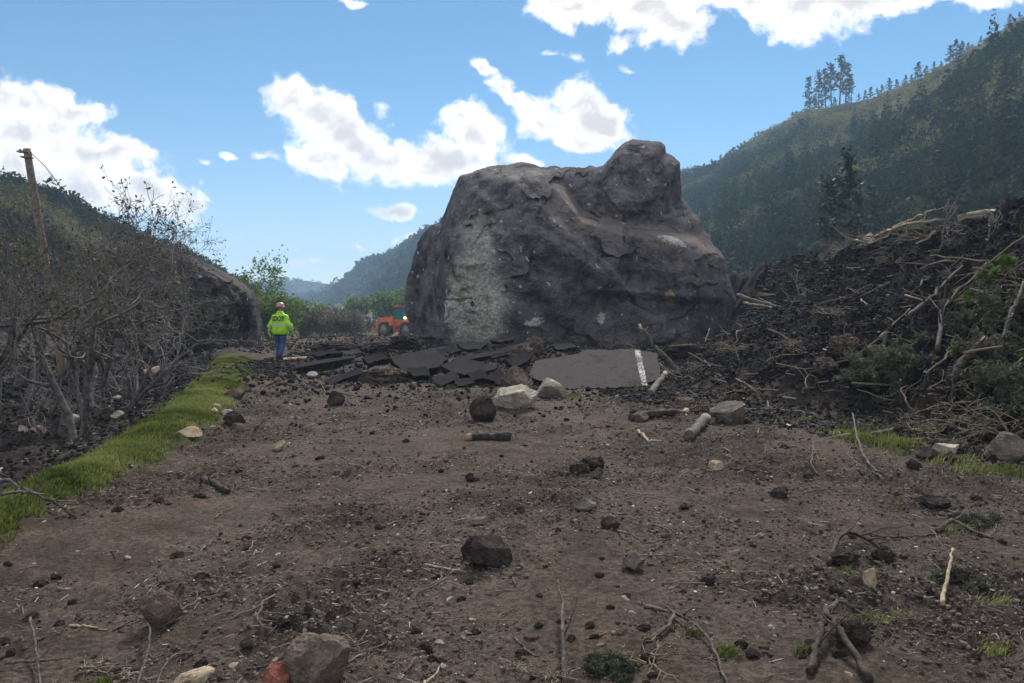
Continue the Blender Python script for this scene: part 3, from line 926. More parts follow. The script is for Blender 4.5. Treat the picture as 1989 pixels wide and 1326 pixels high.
forest('right_hillside_woods', hillR[:, 22:], 14000, 0.9, 2.0, 5, 'dark scrub oak and pine covering the right hillside', 56, 0.17)
rngc = np.random.default_rng(55)
cp = []
for k in range(420):
    i, j = int(rngc.uniform(3, 86)), int(rngc.uniform(24, 218)); q = hillR[i, j]
    if fbm2(q[:1] * .03, q[2:] * .05, 3, .6, 15)[0] + .35 * (q[0] < 55) - .5 * (q[0] > 85) > .05 and i < 80: cp.append(q + rngc.normal(0, .6, 3) * [1, 1, 0])
cp = np.array(cp); hgt = rngc.uniform(3.5, 9, len(cp))
lay = np.repeat(np.linspace(.1, 1, 9)[None], len(cp), 0)
pts_ = np.repeat(cp[:, None], 9, 1); pts_[:, :, 2] += lay * hgt[:, None]; siz = (hgt[:, None] * .22 * (1.12 - lay)).clip(.3)
V, F, t = clumps(pts_.reshape(-1, 3), siz.ravel(), 26, .28, rngc, .7, np.repeat(rngc.uniform(0, .3, len(cp)), 9))
tag(obj('hillside_conifers', mesh_np('hillside_conifers', V, F, {'tint': t}), M['scrub']), 'dark conifers mixed into the scrub on the right hillside', 'woodland', kind='stuff')
forest('left_hillside_woods', hillL, 6000, 0.5, 1.2, 6, 'dark brushy woods covering the left hillside', 50, 0.17)
forest('valley_ridge_woods', hillV, 4200, 2.0, 3.6, 7, 'dark trees covering the hazy valley ridge', 20, 0.34)
forest('far_mesa_woods', hillF, 3000, 2.5, 5.0, 8, 'scattered far trees dotting the flat topped mesa', 12, 0.4)


def pine_mesh(seed, tall, spread, bare, nb, nleaf, leaf):
    rng = np.random.default_rng(seed)
    tr = MB(); lean = rng.normal(0, 0.02, 2)
    hs = np.linspace(-0.05, 1, 7)
    tr.tube(np.stack([lean[0] * hs * tall + rng.normal(0, .004, 7) * tall, lean[1] * hs * tall, hs * tall], 1), np.linspace(tall * .018, tall * .003, 7), 6)
    C, T = [], []
    for k in range(nb):
        f = bare + (1 - bare) * (k + rng.uniform(0, 1)) / nb
        reach = spread * tall * (1 - f) ** 0.75 * rng.uniform(0.45, 1.15) + tall * .025
        an = rng.uniform(0, 2 * math.pi)
        p0 = np.array([lean[0] * f * tall, lean[1] * f * tall, f * tall])
        p1 = p0 + np.array([math.cos(an) * reach, math.sin(an) * reach, reach * rng.uniform(-.25, .35)])
        tr.tube([p0, (p0 + p1) / 2, p1], [tall * .005, tall * .003, tall * .001], 3)
        u = rng.uniform(0.3, 1.05, nleaf)[:, None]
        C.append(p0 + (p1 - p0) * u + rng.normal(0, 1, (nleaf, 3)) * tall * np.array([.026, .026, .017])); T.append(np.full(nleaf, rng.uniform(0, 1)))
    C = np.concatenate(C); T = np.concatenate(T)
    V, F = quad_cloud(C, tall * leaf * rng.uniform(.6, 1.3, len(C)), rng, .6)
    V_ = np.concatenate(tr.V)
    trunk = mesh_np('trunk', V_, np.concatenate(tr.F), {'tint': np.zeros(len(V_))})
    trunk.materials.append(M['bark'])
    crown = mesh_np('crown', V, F, {'tint': np.repeat(T, 4)})
    crown.materials.append(M['pine'])
    return trunk, crown


PINES = [pine_mesh(100 + k, 1.0, .40, .04, 40, 18, .036) for k in range(4)]
TALLP = [pine_mesh(140 + k, 1.0, .19, [.30, .38, .25, .42, .34][k % 5], 32, 14, .026) for k in range(5)]


def ridge_depth(px, line):
    return float(np.interp(px, [r[0] for r in line], [r[2] for r in line]))


def ridge_y(px, line):
    return float(np.interp(px, [r[0] for r in line], [r[1] for r in line]))


def pine(name, meshes, loc, tall, label, cat, group, rz):
    r = empty(name, loc, rz)
    r.scale = (tall, tall, tall)
    tag(r, label, cat, group)
    for nm, me in zip(('trunk', 'crown'), meshes):
        obj(nm, me, None, r)


def on_ridge(px, line, dn):
    d = ridge_depth(px, line); p = P(px, ridge_y(px, line) + dn, d)
    return p, d


ORD = 'first second third fourth fifth sixth seventh eighth ninth tenth eleventh twelfth thirteenth fourteenth fifteenth sixteenth seventeenth eighteenth nineteenth twentieth'.split()
low = [(1382, 12), (1399, 15), (1411, 12), (1440, 10), (1463, 9), (1473, 17), (1497, 14), (1508, 13), (1521, 10), (1540, 22), (1547, 19), (1557, 14)]
for k, (px, h) in enumerate(low):
    p, d = on_ridge(px, RR, 2)
    pine('pine_tree', PINES[k % 4], p, h * d / FOC + 0.6, 'small pine on the right skyline, %s one uphill from the boulder' % ORD[k], 'pine tree', 'small pines along the right skyline', k * 1.3)
mid_ = [(1573, 70, 'dark leaning tall pine at the lower left edge of the skyline clump'), (1590, 75, 'tall sparse pine with drooping crown, leftmost full trunk of the skyline clump'),
        (1604, 78, 'thin tall pine second from the left in the skyline clump'), (1615, 84, 'tall bare stemmed pine in the middle of the skyline clump'),
        (1631, 96, 'tallest sparse pine on the right skyline, topping the clump'), (1642, 76, 'bushy tall pine just right of the tallest pine in the clump'),
        (1654, 52, 'shorter broad pine ending the skyline clump on its right')]
for k, (px, h, lb) in enumerate(mid_):
    p, d = on_ridge(px, RR, 4)
    pine('tall_pine', TALLP[k % 5], p, h * d / FOC + 0.8, lb, 'pine tree', 'clump of tall pines on the skyline', k * 2.1)
for k, (px, h) in enumerate([(1568, 26), (1582, 30), (1596, 22), (1622, 18), (1648, 20)]):
    p, d = on_ridge(px, RR, 4)
    pine('young_pine', PINES[(k + 2) % 4], p, h * d / FOC + 0.8, 'low young pine at the feet of the tall skyline clump, %s from its left' % ORD[k], 'pine tree', 'young pines under the tall clump', k * 1.7)
high = [(1668, 12), (1680, 15), (1692, 18), (1704, 12), (1713, 16), (1728, 23), (1741, 15), (1758, 16), (1770, 12), (1782, 32), (1799, 17), (1815, 16), (1828, 10), (1846, 28), (1858, 32),
        (1868, 22), (1880, 12), (1905, 9), (1935, 9), (1962, 16), (1980, 9)]
for k, (px, h) in enumerate(high):
    p, d = on_ridge(px, RR, 2)
    lb = {5: 'rounded dense pine at the skyline midway between the tall clump and the lone big pine', 9: 'lone big bushy pine on the upper right skyline', 13: 'broad dark pine at the left of the close upper trio',
          14: 'largest pine of the close trio on the upper right skyline', 15: 'right hand smaller pine of the close upper trio'}.get(k)
    if lb is None:
        lb = 'small pine on the upper right skyline, %s one uphill from the tall clump' % (ORD[k] if k < 20 else 'last')
    pine('pine_tree', PINES[k % 4], p, h * d / FOC + 0.6, lb, 'pine tree', 'small pines along the right skyline', k * 0.9)

# ------------------------------------------------------------------ broadleaf trees and bushes
def grow(rng, p, d, L, r, lev, S, tips, gn=0.25, up=0.08, kids=(2, 4), nseg=5, shrink=.62, minr=.003, spread=.75):
    n = max(2, int(nseg * (0.6 + 0.4 * rng.uniform())))
    step = L / n
    for i in range(n):
        d = d + rng.normal(0, gn, 3) + np.array([0, 0, up]); d = d / np.linalg.norm(d)
        q = p + d * step
        r1 = max(minr * .6, r * (1 - 0.55 / n))
        S.append(np.r_[p, q, r, r1]); p, r = q, r1
        if lev > 0 and i >= n * 0.25 and rng.uniform() < 0.57:
            e = d + rng.normal(0, spread, 3); e /= np.linalg.norm(e)
            grow(rng, p, e, L * shrink * rng.uniform(.6, 1.1), max(minr, r * .62), lev - 1, S, tips, gn, up, kids, nseg, shrink, minr, spread)
    if lev > 0:
        for k in range(int(rng.integers(kids[0] - 1, kids[1]))):
            e = d + rng.normal(0, spread * .8, 3); e /= np.linalg.norm(e)
            grow(rng, p, e, L * shrink * rng.uniform(.6, 1.1), max(minr, r * .75), lev - 1, S, tips, gn, up, kids, nseg, shrink, minr, spread)
    else:
        tips.append(p)


def bare_shrub(seed, height, lean=(0, 0), stems=3, lev=4, spread=.8, minr=.0055, r0=.05, up=.1):
    rng = np.random.default_rng(seed)
    S, tips = [], []
    for k in range(stems):
        a = rng.uniform(0, 2 * math.pi)
        p = np.array([math.cos(a), math.sin(a), 0]) * rng.uniform(0, .25) * (stems > 1) + np.array([0, 0, -.1])
        d = np.array([math.cos(a) * .45 + lean[0], math.sin(a) * .45 + lean[1], 1.0]); d /= np.linalg.norm(d)
        grow(rng, p, d, height * .42, r0 * rng.uniform(.75, 1.2), lev, S, tips, .24, up, (2, 4), 6, .62, minr, spread)
    S, tips = np.array(S), np.array(tips)
    k = min(height / max(S[:, 5].max(), .1), 2.2)
    kx = 0.5 * (k + 1)
    for A, cols in ((S, ((0, 1, 2), (3, 4, 5))), (tips, ((0, 1, 2),))):
        for cc in cols:
            A[:, cc[0]] *= kx; A[:, cc[1]] *= kx; A[:, cc[2]] *= k
    return S, tips


def shrub_obj(name, loc, S, tips, label, cat, group, rng, leafmat, nleaf=2, leaf=.035, sides=4, leaf_frac=1.0, spread=.05, minz=0.0):
    root = empty(name, loc)
    tag(root, label, cat, group)
    V, F = seg_mesh(S, sides)
    t = np.repeat(np.clip((0.022 - S[:, 6]) / 0.018, 0, 1) * rng.uniform(0, 1, len(S)) * np.clip(1.25 - S[:, 2] / 2.6, .12, 1), 2 * sides)
    obj('trunk', mesh_np('trunk', V, F, {'tint': t}, True), M['bark'], root)
    if nleaf:
        tp = tips[tips[:, 2] > minz]
        tp = tp[rng.uniform(size=len(tp)) < leaf_frac]
        C = np.repeat(tp, nleaf, 0) + rng.normal(0, spread, (len(tp) * nleaf, 3))
        V, F = quad_cloud(C, leaf * rng.uniform(.6, 1.4, len(C)), rng, .55)
        obj('leaves', mesh_np('leaves', V, F, {'tint': np.repeat(rng.uniform(0, 1, len(C)), 4)}), leafmat, root)
    return root


SH = [  # x, y, height, lean x, lean y, stems, seed, label
    (-6.15, 11.2, 3.7, .25, 0, 2, 1, 'bare dark oak shrub with thick leaning trunk beside the grass strip'),
    (-7.0, 11.8, 3.2, .3, 0, 2, 2, 'thin bare shrub just left of the thick leaning trunk by the grass'),
    (-8.2, 11.0, 3.4, .35, .1, 3, 3, 'tangled bare shrub with spreading trunks at the left edge of the picture'),
    (-7.9, 14.3, 4.4, .1, 0, 3, 4, 'tall twiggy shrub rising right of the broken pole against white cloud'),
    (-9.9, 15.2, 4.2, .1, 0, 3, 5, 'bare shrub tangled around the foot of the broken pole'),
    (-9.2, 18.3, 5.0, .1, 0, 3, 6, 'tallest bare budding shrub standing against the white cloud'),
    (-11.9, 17.5, 5.2, 0, 0, 3, 7, 'budding shrub left of the broken pole top'),
    (-10.2, 22.0, 5.0, .12, 0, 4, 8, 'wide bare shrub over the grey boulder, crown against blue sky'),
    (-12.2, 22.5, 4.9, .05, 0, 3, 9, 'bare shrub behind the tallest one, below the end of the left cloud'),
    (-11.3, 24.5, 4.4, .3, 0, 3, 10, 'arching bare shrub reaching out right over the top of the grey boulder'),
    (-13.6, 24.0, 4.6, 0, 0, 3, 11, 'dense bare shrub on the dark left slope behind the pole'),
    (-10.4, 13.0, 3.0, .2, 0, 4, 12, 'low grey twig thicket left of the broken pole'),
    (-7.6, 16.5, 1.6, .3, 0, 3, 13, 'low tangled shrub in front of the grey boulder'),
    (-9.0, 13.2, 2.4, .2, -.1, 5, 14, 'ankle deep pale grey twig tangle at the far left'),
    (-6.9, 13.3, 1.9, .35, 0, 4, 15, 'small pale twig tangle just behind the leaning trunks'),
    (-11.2, 14.2, 4.3, .1, 0, 3, 17, 'bare shrub cut by the left edge below the pole top'),
    (-8.3, 16.8, 3.6, .15, 0, 4, 18, 'bushy bare shrub in front of the left half of the grey boulder'),
    (-12.8, 19.5, 3.8, .1, 0, 4, 19, 'dense low shrub behind the broken pole'),
    (-7.6, 12.4, 1.6, .2, -.1, 6, 21, 'knee high pale twigs between the leaning trunks and the left edge'),
]
for (x, y, h, lx, ly, st, sd, lb) in SH:
    S, tips = bare_shrub(900 + sd, h, (lx, ly), min(st, 3), 4 if h > 2 else 3, .85, .0045 if h > 3 else .004, .022 + .010 * h, .09 if h > 2.6 else .02)
    shrub_obj('bare_shrub', (x, y, hz(x, y)), S, tips, lb, 'shrub', 'bare shrubs left of the road', np.random.default_rng(sd), M['bud'], 3 if h > 3 else 1, .028, 4, .8, .045, 1.2)


def leafy(name, seed, loc, h, stems, lev, lmat, label, cat, group, nleaf, leaf, spread, up=.12, r0=.06, sp=.7, minz=.3):
    S, tips = bare_shrub(seed, h, (0, 0), stems, lev, sp, .006, r0, up)
    return shrub_obj(name, loc, S, tips, label, cat, group, np.random.default_rng(seed), lmat, nleaf, leaf, 4, 1, spread, minz)


for k, (px, d, h, lb) in enumerate([(492, 58, 6.6, 'tall leafy cottonwood, taller of the pair behind the grey boulder'), (528, 60, 5.9, 'leaning cottonwood, right hand one of the pair behind the grey boulder'),
                                    (462, 60, 5.0, 'dense young cottonwood partly hidden by the bare shrubs')]):
    x = (px - 994.5) / FOC * d
    leafy('cottonwood_tree', 300 + k, (x, d, hz(x, d)), h, 2, 4, M['leaf'], lb, 'tree', 'cottonwoods behind the grey boulder', 5, .12, .28, .16, .12, .7, 1.0)
WB = [(452, 50, 2.9), (482, 48, 3.4), (512, 52, 3.1), (532, 49, 3.0), (556, 54, 3.2), (585, 57, 3.1), (611, 60, 3.0), (635, 63, 2.8)]
for k, (px, d, h) in enumerate(WB):
    x = (px - 994.5) / FOC * d
    lb = ['green willow bush, %s in the row from the grey boulder' % ORD[k]][0]
    leafy('willow_bush', 320 + k, (x, d, hz(x, d)), h, 7, 3, M['willow'], lb, 'bush', 'willow bushes behind the walker', 6, .11, .22, .16, .04, .5, .1)
BB = [(620, 55, 2.4), (648, 57, 2.7), (676, 58, 2.6), (600, 60, 2.4), (692, 54, 2.2), (655, 53, 2.0)]
for k, (px, d, h) in enumerate(BB):
    x = (px - 994.5) / FOC * d
    lb = 'leafless grey brown bush between the walker and the loader, %s of its thicket' % ORD[k]
    leafy('brown_bush', 340 + k, (x, d, hz(x, d)), h, 9, 3, M['brownbush'], lb, 'bush', 'leafless bushes left of the loader', 7, .07, .2, .14, .03, .5, .1)
for k, (px, d, h) in enumerate([(735, 105, 4.6), (765, 110, 5.0), (795, 104, 4.4), (705, 118, 4.4), (820, 112, 4.6)]):
    x = (px - 994.5) / FOC * d
    leafy('valley_tree', 360 + k, (x, d, hz(x, d)), h, 4, 3, M['willow'], 'pale green valley tree beyond the loader, %s of the line' % ORD[k], 'tree', 'green trees beyond the loader', 9, .26, .4, .14, .08, .55, .3)

# old snag and slender dead trunks at the top of the slide
for (px, top, d, k, lb) in [(1641, 296, 44, 1, 'tallest dark ragged conifer standing behind the slide bank'), (1612, 345, 47, 3, 'shorter dark conifer left of the tallest one behind the slide bank'),
                           (1668, 372, 46, 0, 'shortest dark conifer right of the tallest one behind the slide bank')]:
    x = (px - 994.5) / FOC * d; z = hz(x, d); tp = P(px, top, d)[2]
    pine('ragged_conifer', TALLP[k], (x, d, z - .2), tp - z + .2, lb, 'conifer', None, k * 2.2)
for (px, py, d, h, sd, lb) in [(1817, 415, 18, 1.5, 2, 'thin leafless sapling on the crest left of the long pale rock'),
                               (1575, 500, 24, 1.3, 3, 'crooked pale dead sapling left of the ragged conifers behind the bank'),
                               (1930, 372, 17, .7, 4, 'short bare twig sticking up near the end of the crest')]:
    b = P(px, py, d)
    S, tips = bare_shrub(700 + sd, h, (0.02, 0), 1, 3, .9, .012, .16 if sd == 1 else .045, .12)
    shrub_obj('dead_tree', (b[0], b[1], hz(b[0], b[1]) - .1), S, tips, lb, 'dead tree', None, np.random.default_rng(sd), None, 0)

# ------------------------------------------------------------------ grass
def blades(name, xs, ys, h0, h1, seed, label, wid=.0038, lean=.5):
    rng = np.random.default_rng(seed)
    z = Hfull(xs, ys)[0] - .01
    n = len(xs)
    h = rng.uniform(h0, h1, n)
    a = rng.uniform(0, 2 * math.pi, n)
    ld = np.stack([np.full(n, .55) + rng.normal(0, .5, n), rng.normal(-.3, .5, n), np.zeros(n)], 1) * (lean * h)[:, None]
    p = np.stack([xs, ys, z], 1)
    wv = np.stack([np.cos(a), np.sin(a), 0 * a], 1) * (wid * rng.uniform(.6, 1.4, n) * (0.6 + ys / 14))[:, None]
    m = p + ld * .4 + np.array([0, 0, 1.0]) * (h * .62)[:, None]
    t = p + ld + np.array([0, 0, 1.0]) * (h * .95)[:, None]
    V = np.stack([p - wv, p + wv, m + wv * .8, m - wv * .8, t], 1).reshape(-1, 3)
    b = (np.arange(n) * 5)[:, None]
    F = np.concatenate([b + np.array([[0, 1, 2]]), b + np.array([[0, 2, 3]]), b + np.array([[3, 2, 4]])])
    tint = np.clip(.40 + .45 * fbm2(xs * 1.1, ys * 1.1, 3, .6, seed) + rng.normal(0, .2, n), 0, 1)
    o = obj(name, mesh_np(name, V, F, {'tint': np.repeat(tint, 5)}), M['grass'])
    tag(o, label, 'grass', kind='stuff')


rng = np.random.default_rng(3)
n = 190000
yy_ = 4.6 + (rng.uniform(0, 1, n) ** 1.5) * 21.5
gxx = np.interp(yy_, *GX); gww = np.interp(yy_, *GW)
off = rng.normal(0, .5, n)
xx_ = gxx + off * gww
edge = fbm2(xx_ * 2, yy_ * 2, 3, .6, 77) * .35
k = np.abs(off) < 1.05 + edge
k &= rng.uniform(size=n) < (1 - sst(22, 26, yy_)) * (.35 + .65 * sst(-.5, .3, fbm2(xx_ * 1.6, yy_ * 1.6, 3, .6, 78)))
blades('verge_grass', xx_[k], yy_[k], .025, .08, 4, 'bright green grass strip along the left road edge')
cpts = [(1555, 820, 25, 8, .1), (1640, 843, 40, 14, .6), (1680, 852, 40, 14, 1), (1725, 862, 40, 14, 1), (1760, 872, 30, 14, .8), (1850, 898, 60, 10, .5), (1920, 918, 70, 9, .5), (1975, 925, 40, 9, .4)]
xs, ys = [], []
for (px, py, rx, ry, dn) in cpts:
    for k in range(int(520 * dn)):
        q = G(px + rng.normal(0, rx * .5), py + rng.normal(0, ry * .5)); xs.append(q[0]); ys.append(q[1])
blades('roadside_grass', np.array(xs), np.array(ys), .04, .12, 5, 'yellow green grass strip at the foot of the right bank', .004, .35)
tuft = [(1110, 768, 14, 5, 260), (1410, 1265, 22, 10, 170), (1930, 1265, 30, 10, 160), (1900, 1015, 45, 10, 260), (1345, 1230, 20, 8, 90), (1640, 1115, 18, 8, 110), (200, 1320, 25, 8, 120), (1740, 985, 16, 6, 80),
        (1560, 1265, 22, 8, 90), (1930, 1165, 40, 14, 130), (1700, 1205, 60, 20, 120), (60, 780, 50, 16, 260), (95, 815, 40, 12, 200), (115, 770, 30, 10, 140), (1860, 1030, 30, 8, 90)]
xs, ys = [], []
for (px, py, rx, ry, nn) in tuft:
    for k in range(nn):
        q = G(px + rng.normal(0, rx * .5), py + rng.normal(0, ry * .5)); xs.append(q[0]); ys.append(q[1])
blades('grass_tufts', np.array(xs), np.array(ys), .02, .065, 6, 'sparse weedy grass sprouting through the churned dirt', .0035, .8)

# ------------------------------------------------------------------ the walker
def loft_rings(rings, n=28, p=2.4):
    """rings: (cx, cy, z, a, b) superellipse cross sections -> closed surface"""
    V, F = [], []
    an = np.arange(n) / n * 2 * math.pi
    for (cx, cy, z, a, b) in rings:
        c, s = np.cos(an), np.sin(an)
        V.append(np.stack([cx + a * np.sign(c) * np.abs(c) ** (2 / p), cy + b * np.sign(s) * np.abs(s) ** (2 / p), np.full(n, z)], 1))
    m = len(rings)
    for i in range(m - 1):
        for k in range(n):
            a0, b0 = i * n + k, i * n + (k + 1) % n
            F.append([a0, b0, b0 + n, a0 + n])
    V.append(np.array([[rings[0][0], rings[0][1], rings[0][2]], [rings[-1][0], rings[-1][1], rings[-1][2]]]))
    for k in range(n):
        F.append([m * n, (k + 1) % n, k, k]); F.append([m * n + 1, (m - 1) * n + k, (m - 1) * n + (k + 1) % n, (m - 1) * n + (k + 1) % n])
    return np.concatenate(V), np.array(F)


def tri(V, F):
    F = np.asarray(F)
    if F.shape[1] == 4:
        T = np.concatenate([F[:, [0, 1, 2]], F[:, [0, 2, 3]]])
        T = T[(T[:, 0] != T[:, 1]) & (T[:, 1] != T[:, 2]) & (T[:, 0] != T[:, 2])]
        return V, T
    return V, F


def skin_mesh(name, joints, bones, sub=2):
    me = bpy.data.meshes.new(name)
    names = list(joints)
    me.from_pydata([joints[k][:3] for k in names], [(names.index(a), names.index(b)) for a, b in bones], [])
    o = bpy.data.objects.new(name, me); col.objects.link(o)
    sk = o.modifiers.new('skin', 'SKIN'); sk.use_smooth_shade = True
    for i, k in enumerate(names):
        r = joints[k][3]
        me.skin_vertices[0].data[i].radius = (r, r if len(joints[k]) < 5 else joints[k][4])
        me.skin_vertices[0].data[i].use_root = (i == 0)
    o.modifiers.new('sub', 'SUBSURF').render_levels = sub
    o.modifiers['sub'].levels = sub
    dg = bpy.context.evaluated_depsgraph_get()
    new = bpy.data.meshes.new_from_object(o.evaluated_get(dg))
    bpy.data.objects.remove(o)
    return new


def cloth_mat(name, ca, cb, scale=9, rough=.85):
    return simple(name, ca, cb, scale, rough, .2, .5, .02, None, 14)


M['skin'] = simple('skin', (.3, .17, .12), (.38, .22, .16), 8, .55, .3, .1)
M['hivis'] = cloth_mat('hi_vis_fabric', (.27, .56, .02), (.42, .78, .04), 5, .6)
M['reflect'] = simple('grey_reflective_tape', (.42, .5, .42), (.6, .66, .58), 12, .4, .5, .1)
M['black'] = simple('black_print', (.012, .014, .012), (.02, .022, .02), 8, .8, .2, 0)
M['denim'] = cloth_mat('blue_denim', (.03, .06, .16), (.06, .105, .24), 7)
M['hat'] = simple('pinkish_hard_hat', (.42, .2, .15), (.48, .25, .19), 6, .35, .5, .02)
M['boot'] = simple('dusty_boot', (.05, .035, .025), (.11, .085, .065), 14, .85)
M['darkcloth'] = simple('dark_lining', (.012, .02, .012), (.02, .03, .02), 8)

wp = G(545, 699)
walker = empty('person', (wp[0], wp[1], wp[2]), R(-8))
tag(walker, 'person in lime safety jacket, jeans and hard hat walking away', 'person')
J = {'pelvis': (0, 0, .95, .12, .09), 'waist': (0, 0, 1.12, .12, .09), 'chest': (0, 0, 1.36, .13, .09), 'neckb': (0, .0, 1.50, .06), 'neck': (0, .02, 1.56, .052), 'head': (0, .035, 1.66, .078, .09), 'crown': (0, .03, 1.745, .06, .07)}
Bn = [('pelvis', 'waist'), ('waist', 'chest'), ('chest', 'neckb'), ('neckb', 'neck'), ('neck', 'head'), ('head', 'crown')]
LEG = {-1: [(-.10, 0, .9), (-.105, .08, .52), (-.10, .07, .1)], 1: [(.10, 0, .9), (.09, -.02, .5), (.075, -.20, .14)]}
ARM = {-1: [(-.2, 0, 1.42), (-.33, -.05, 1.14), (-.345, .06, .90)], 1: [(.2, 0, 1.42), (.335, -.04, 1.15), (.34, .09, .93)]}
for sd, nm in ((-1, 'l'), (1, 'r')):
    for k, (pt, r) in enumerate(zip(LEG[sd], (.085, .06, .042))):
        J['leg%d%s' % (k, nm)] = (*pt, r)
    f = LEG[sd][2]
    J['toe' + nm] = (f[0] + sd * .02, f[1] + (.15 if sd < 0 else .1), f[2] - (.06 if sd < 0 else .1), .035)
    Bn += [('pelvis', 'leg0' + nm), ('leg0' + nm, 'leg1' + nm), ('leg1' + nm, 'leg2' + nm), ('leg2' + nm, 'toe' + nm)]
    for k, (pt, r) in enumerate(zip(ARM[sd], (.065, .048, .032))):
        J['arm%d%s' % (k, nm)] = (*pt, r)
    wx, wy, wz = ARM[sd][2]
    J['palm' + nm] = (wx - sd * .005, wy + .03, wz - .085, .034, .022)
    Bn += [('chest', 'arm0' + nm), ('arm0' + nm, 'arm1' + nm), ('arm1' + nm, 'arm2' + nm), ('arm2' + nm, 'palm' + nm)]
    for q, (dy, ln) in enumerate(((.03, .075), (.012, .085), (-.006, .08), (-.024, .062))):
        b = (wx - sd * .008, wy + .03 + dy, wz - .115, .0095)
        J['k%d%s' % (q, nm)] = b
        J['m%d%s' % (q, nm)] = (b[0] - sd * .008, b[1] + .006, b[2] - ln * .55, .0085)
        J['t%d%s' % (q, nm)] = (b[0] - sd * .028, b[1] + .010, b[2] - ln * .95, .0075)
        Bn += [('palm' + nm, 'k%d%s' % (q, nm)), ('k%d%s' % (q, nm), 'm%d%s' % (q, nm)), ('m%d%s' % (q, nm), 't%d%s' % (q, nm))]
    J['th' + nm] = (wx - sd * .02, wy + .07, wz - .075, .011); J['tt' + nm] = (wx - sd * .028, wy + .088, wz - .115, .009)
    Bn += [('palm' + nm, 'th' + nm), ('th' + nm, 'tt' + nm)]
obj('body', skin_mesh('body', J, Bn, 1), M['skin'], walker)
rings = [(0, 0, .82, .235, .165), (0, 0, .835, .25, .178), (0, 0, .90, .262, .19), (0, 0, .98, .262, .188), (0, 0, 1.08, .265, .188), (0, 0, 1.2, .275, .188), (0, 0, 1.32, .272, .178),
         (0, 0, 1.40, .245, .155), (0, .005, 1.455, .19, .125), (0, .01, 1.50, .115, .095), (0, .015, 1.56, .09, .085), (0, .015, 1.575, .08, .075)]
jb = MB().add(*tri(*loft_rings(rings, 40)))
for sd in (-1, 1):
    a, b, c = [np.array(q) for q in ARM[sd]]
    u = np.linspace(0, 1, 6)[:, None]
    path = np.concatenate([a + np.array([-sd * .05, 0, -.01]) + (b - a) * u, (b + (c - b) * u)[1:]])
    rd = np.array([.098, .108, .098, .094, .096, .092, .086, .078, .074, .068, .058]) * (1 + np.random.default_rng(4).uniform(-.06, .06, 11))
    jb.tube(path, rd, 14)
jk = jb.build('jacket', M['hivis'], walker, True)


def back_y(x, z, lift=.006):
    zz = [r[2] for r in rings]
    a, b, cy = [np.interp(z, zz, [r[i] for r in rings]) for i in (3, 4, 1)]
    q = np.clip(1 - np.abs(x / a) ** 2.4, 0, 1) ** (1 / 2.4)
    return cy - (b + lift) * q - .0


def band(zc, hgt, x0, x1, lift=.006, n=22):
    """a strip of tape lying on the back of the jacket"""
    X = np.linspace(x0, x1, n); rows = []
    for z in np.linspace(zc - hgt / 2, zc + hgt / 2, 4):
        rows.append(np.stack([X, back_y(X, z, lift), np.full(n, z)], 1))
    V = np.concatenate(rows); ii = (np.arange(3)[:, None] * n + np.arange(n - 1)).ravel()
    return V, np.stack([ii, ii + 1, ii + n + 1, ii + n], 1)


MB().add(*band(1.135, .075, -.245, .245)).build('reflective_band', M['reflect'], jk)
for sd in (-1, 1):
    Z = np.linspace(1.38, 1.47, 14); V = []
    for x in (sd * .185, sd * .2, sd * .215):
        xx = np.minimum(np.abs(x), np.interp(Z, [r[2] for r in rings], [r[3] for r in rings]) * .95) * sd
        V.append(np.stack([xx, back_y(xx, Z, .005), Z], 1))
    V = np.concatenate(V); ii = (np.arange(2)[:, None] * 14 + np.arange(13)).ravel()
    MB().add(V, np.stack([ii, ii + 1, ii + 15, ii + 14], 1)).build('shoulder_band', M['reflect'], jk)
    a, b, c = [np.array(q) for q in ARM[sd]]
    sb = MB()
    for u0, u1, r0 in ((.15, .3, .095), (.62, .76, .085)):
        sb.tube([b + (c - b) * (u0 - .0), b + (c - b) * u1], [r0, r0 - .004], 14)
    sb.build('sleeve_band', M['reflect'], jk)
hem = MB().add(*tri(*loft_rings([(0, 0, .79, .222, .152), (0, 0, .835, .232, .162)], 36))).build('hem', M['darkcloth'], jk)
tcv = bpy.data.curves.new('lettering', 'FONT'); tcv.body = 'CDOT'; tcv.align_x = 'CENTER'; tcv.size = .19; tcv.offset = .006
to = bpy.data.objects.new('lettering', tcv); col.objects.link(to)
tm = bpy.data.meshes.new_from_object(to.evaluated_get(bpy.context.evaluated_depsgraph_get()))
bpy.data.objects.remove(to)
co = np.zeros(len(tm.vertices) * 3); tm.vertices.foreach_get('co', co); co = co.reshape(-1, 3)
tx, tz = co[:, 0] * .8, 1.265 + co[:, 1] * 1.05
tm.vertices.foreach_set('co', np.stack([tx, back_y(tx, tz, .03), tz], 1).ravel()); tm.materials.clear(); tm.update()
obj('lettering', tm, M['black'], jk)
jn = MB()
for sd in (-1, 1):
    a, b, c = [np.array(q) for q in LEG[sd]]
    u = np.linspace(0, 1, 6)[:, None]
    path = np.concatenate([a + (b - a) * u, (b + (c - b) * u)[1:]])
    rd = np.array([.128, .122, .114, .106, .098, .092, .09, .086, .082, .08, .082]) * (1 + np.random.default_rng(7 + sd).uniform(-.04, .04, 11))
    jn.tube(path, rd, 14)
jn.add(*tri(*loft_rings([(0, 0, .78, .2, .145), (0, 0, .86, .212, .155), (0, 0, .96, .2, .145)], 30)))
jn.build('jeans', M['denim'], walker, True)
for sd in (-1, 1):
    f = np.array(LEG[sd][2]); t = np.array(J['toe' + ('l' if sd < 0 else 'r')][:3])
    MB().tube([f + [0, 0, .08], f, f + (t - f) * .5 + [0, 0, .01], t], [.06, .062, .055, .042], 12).build('boot', M['boot'], walker, True)
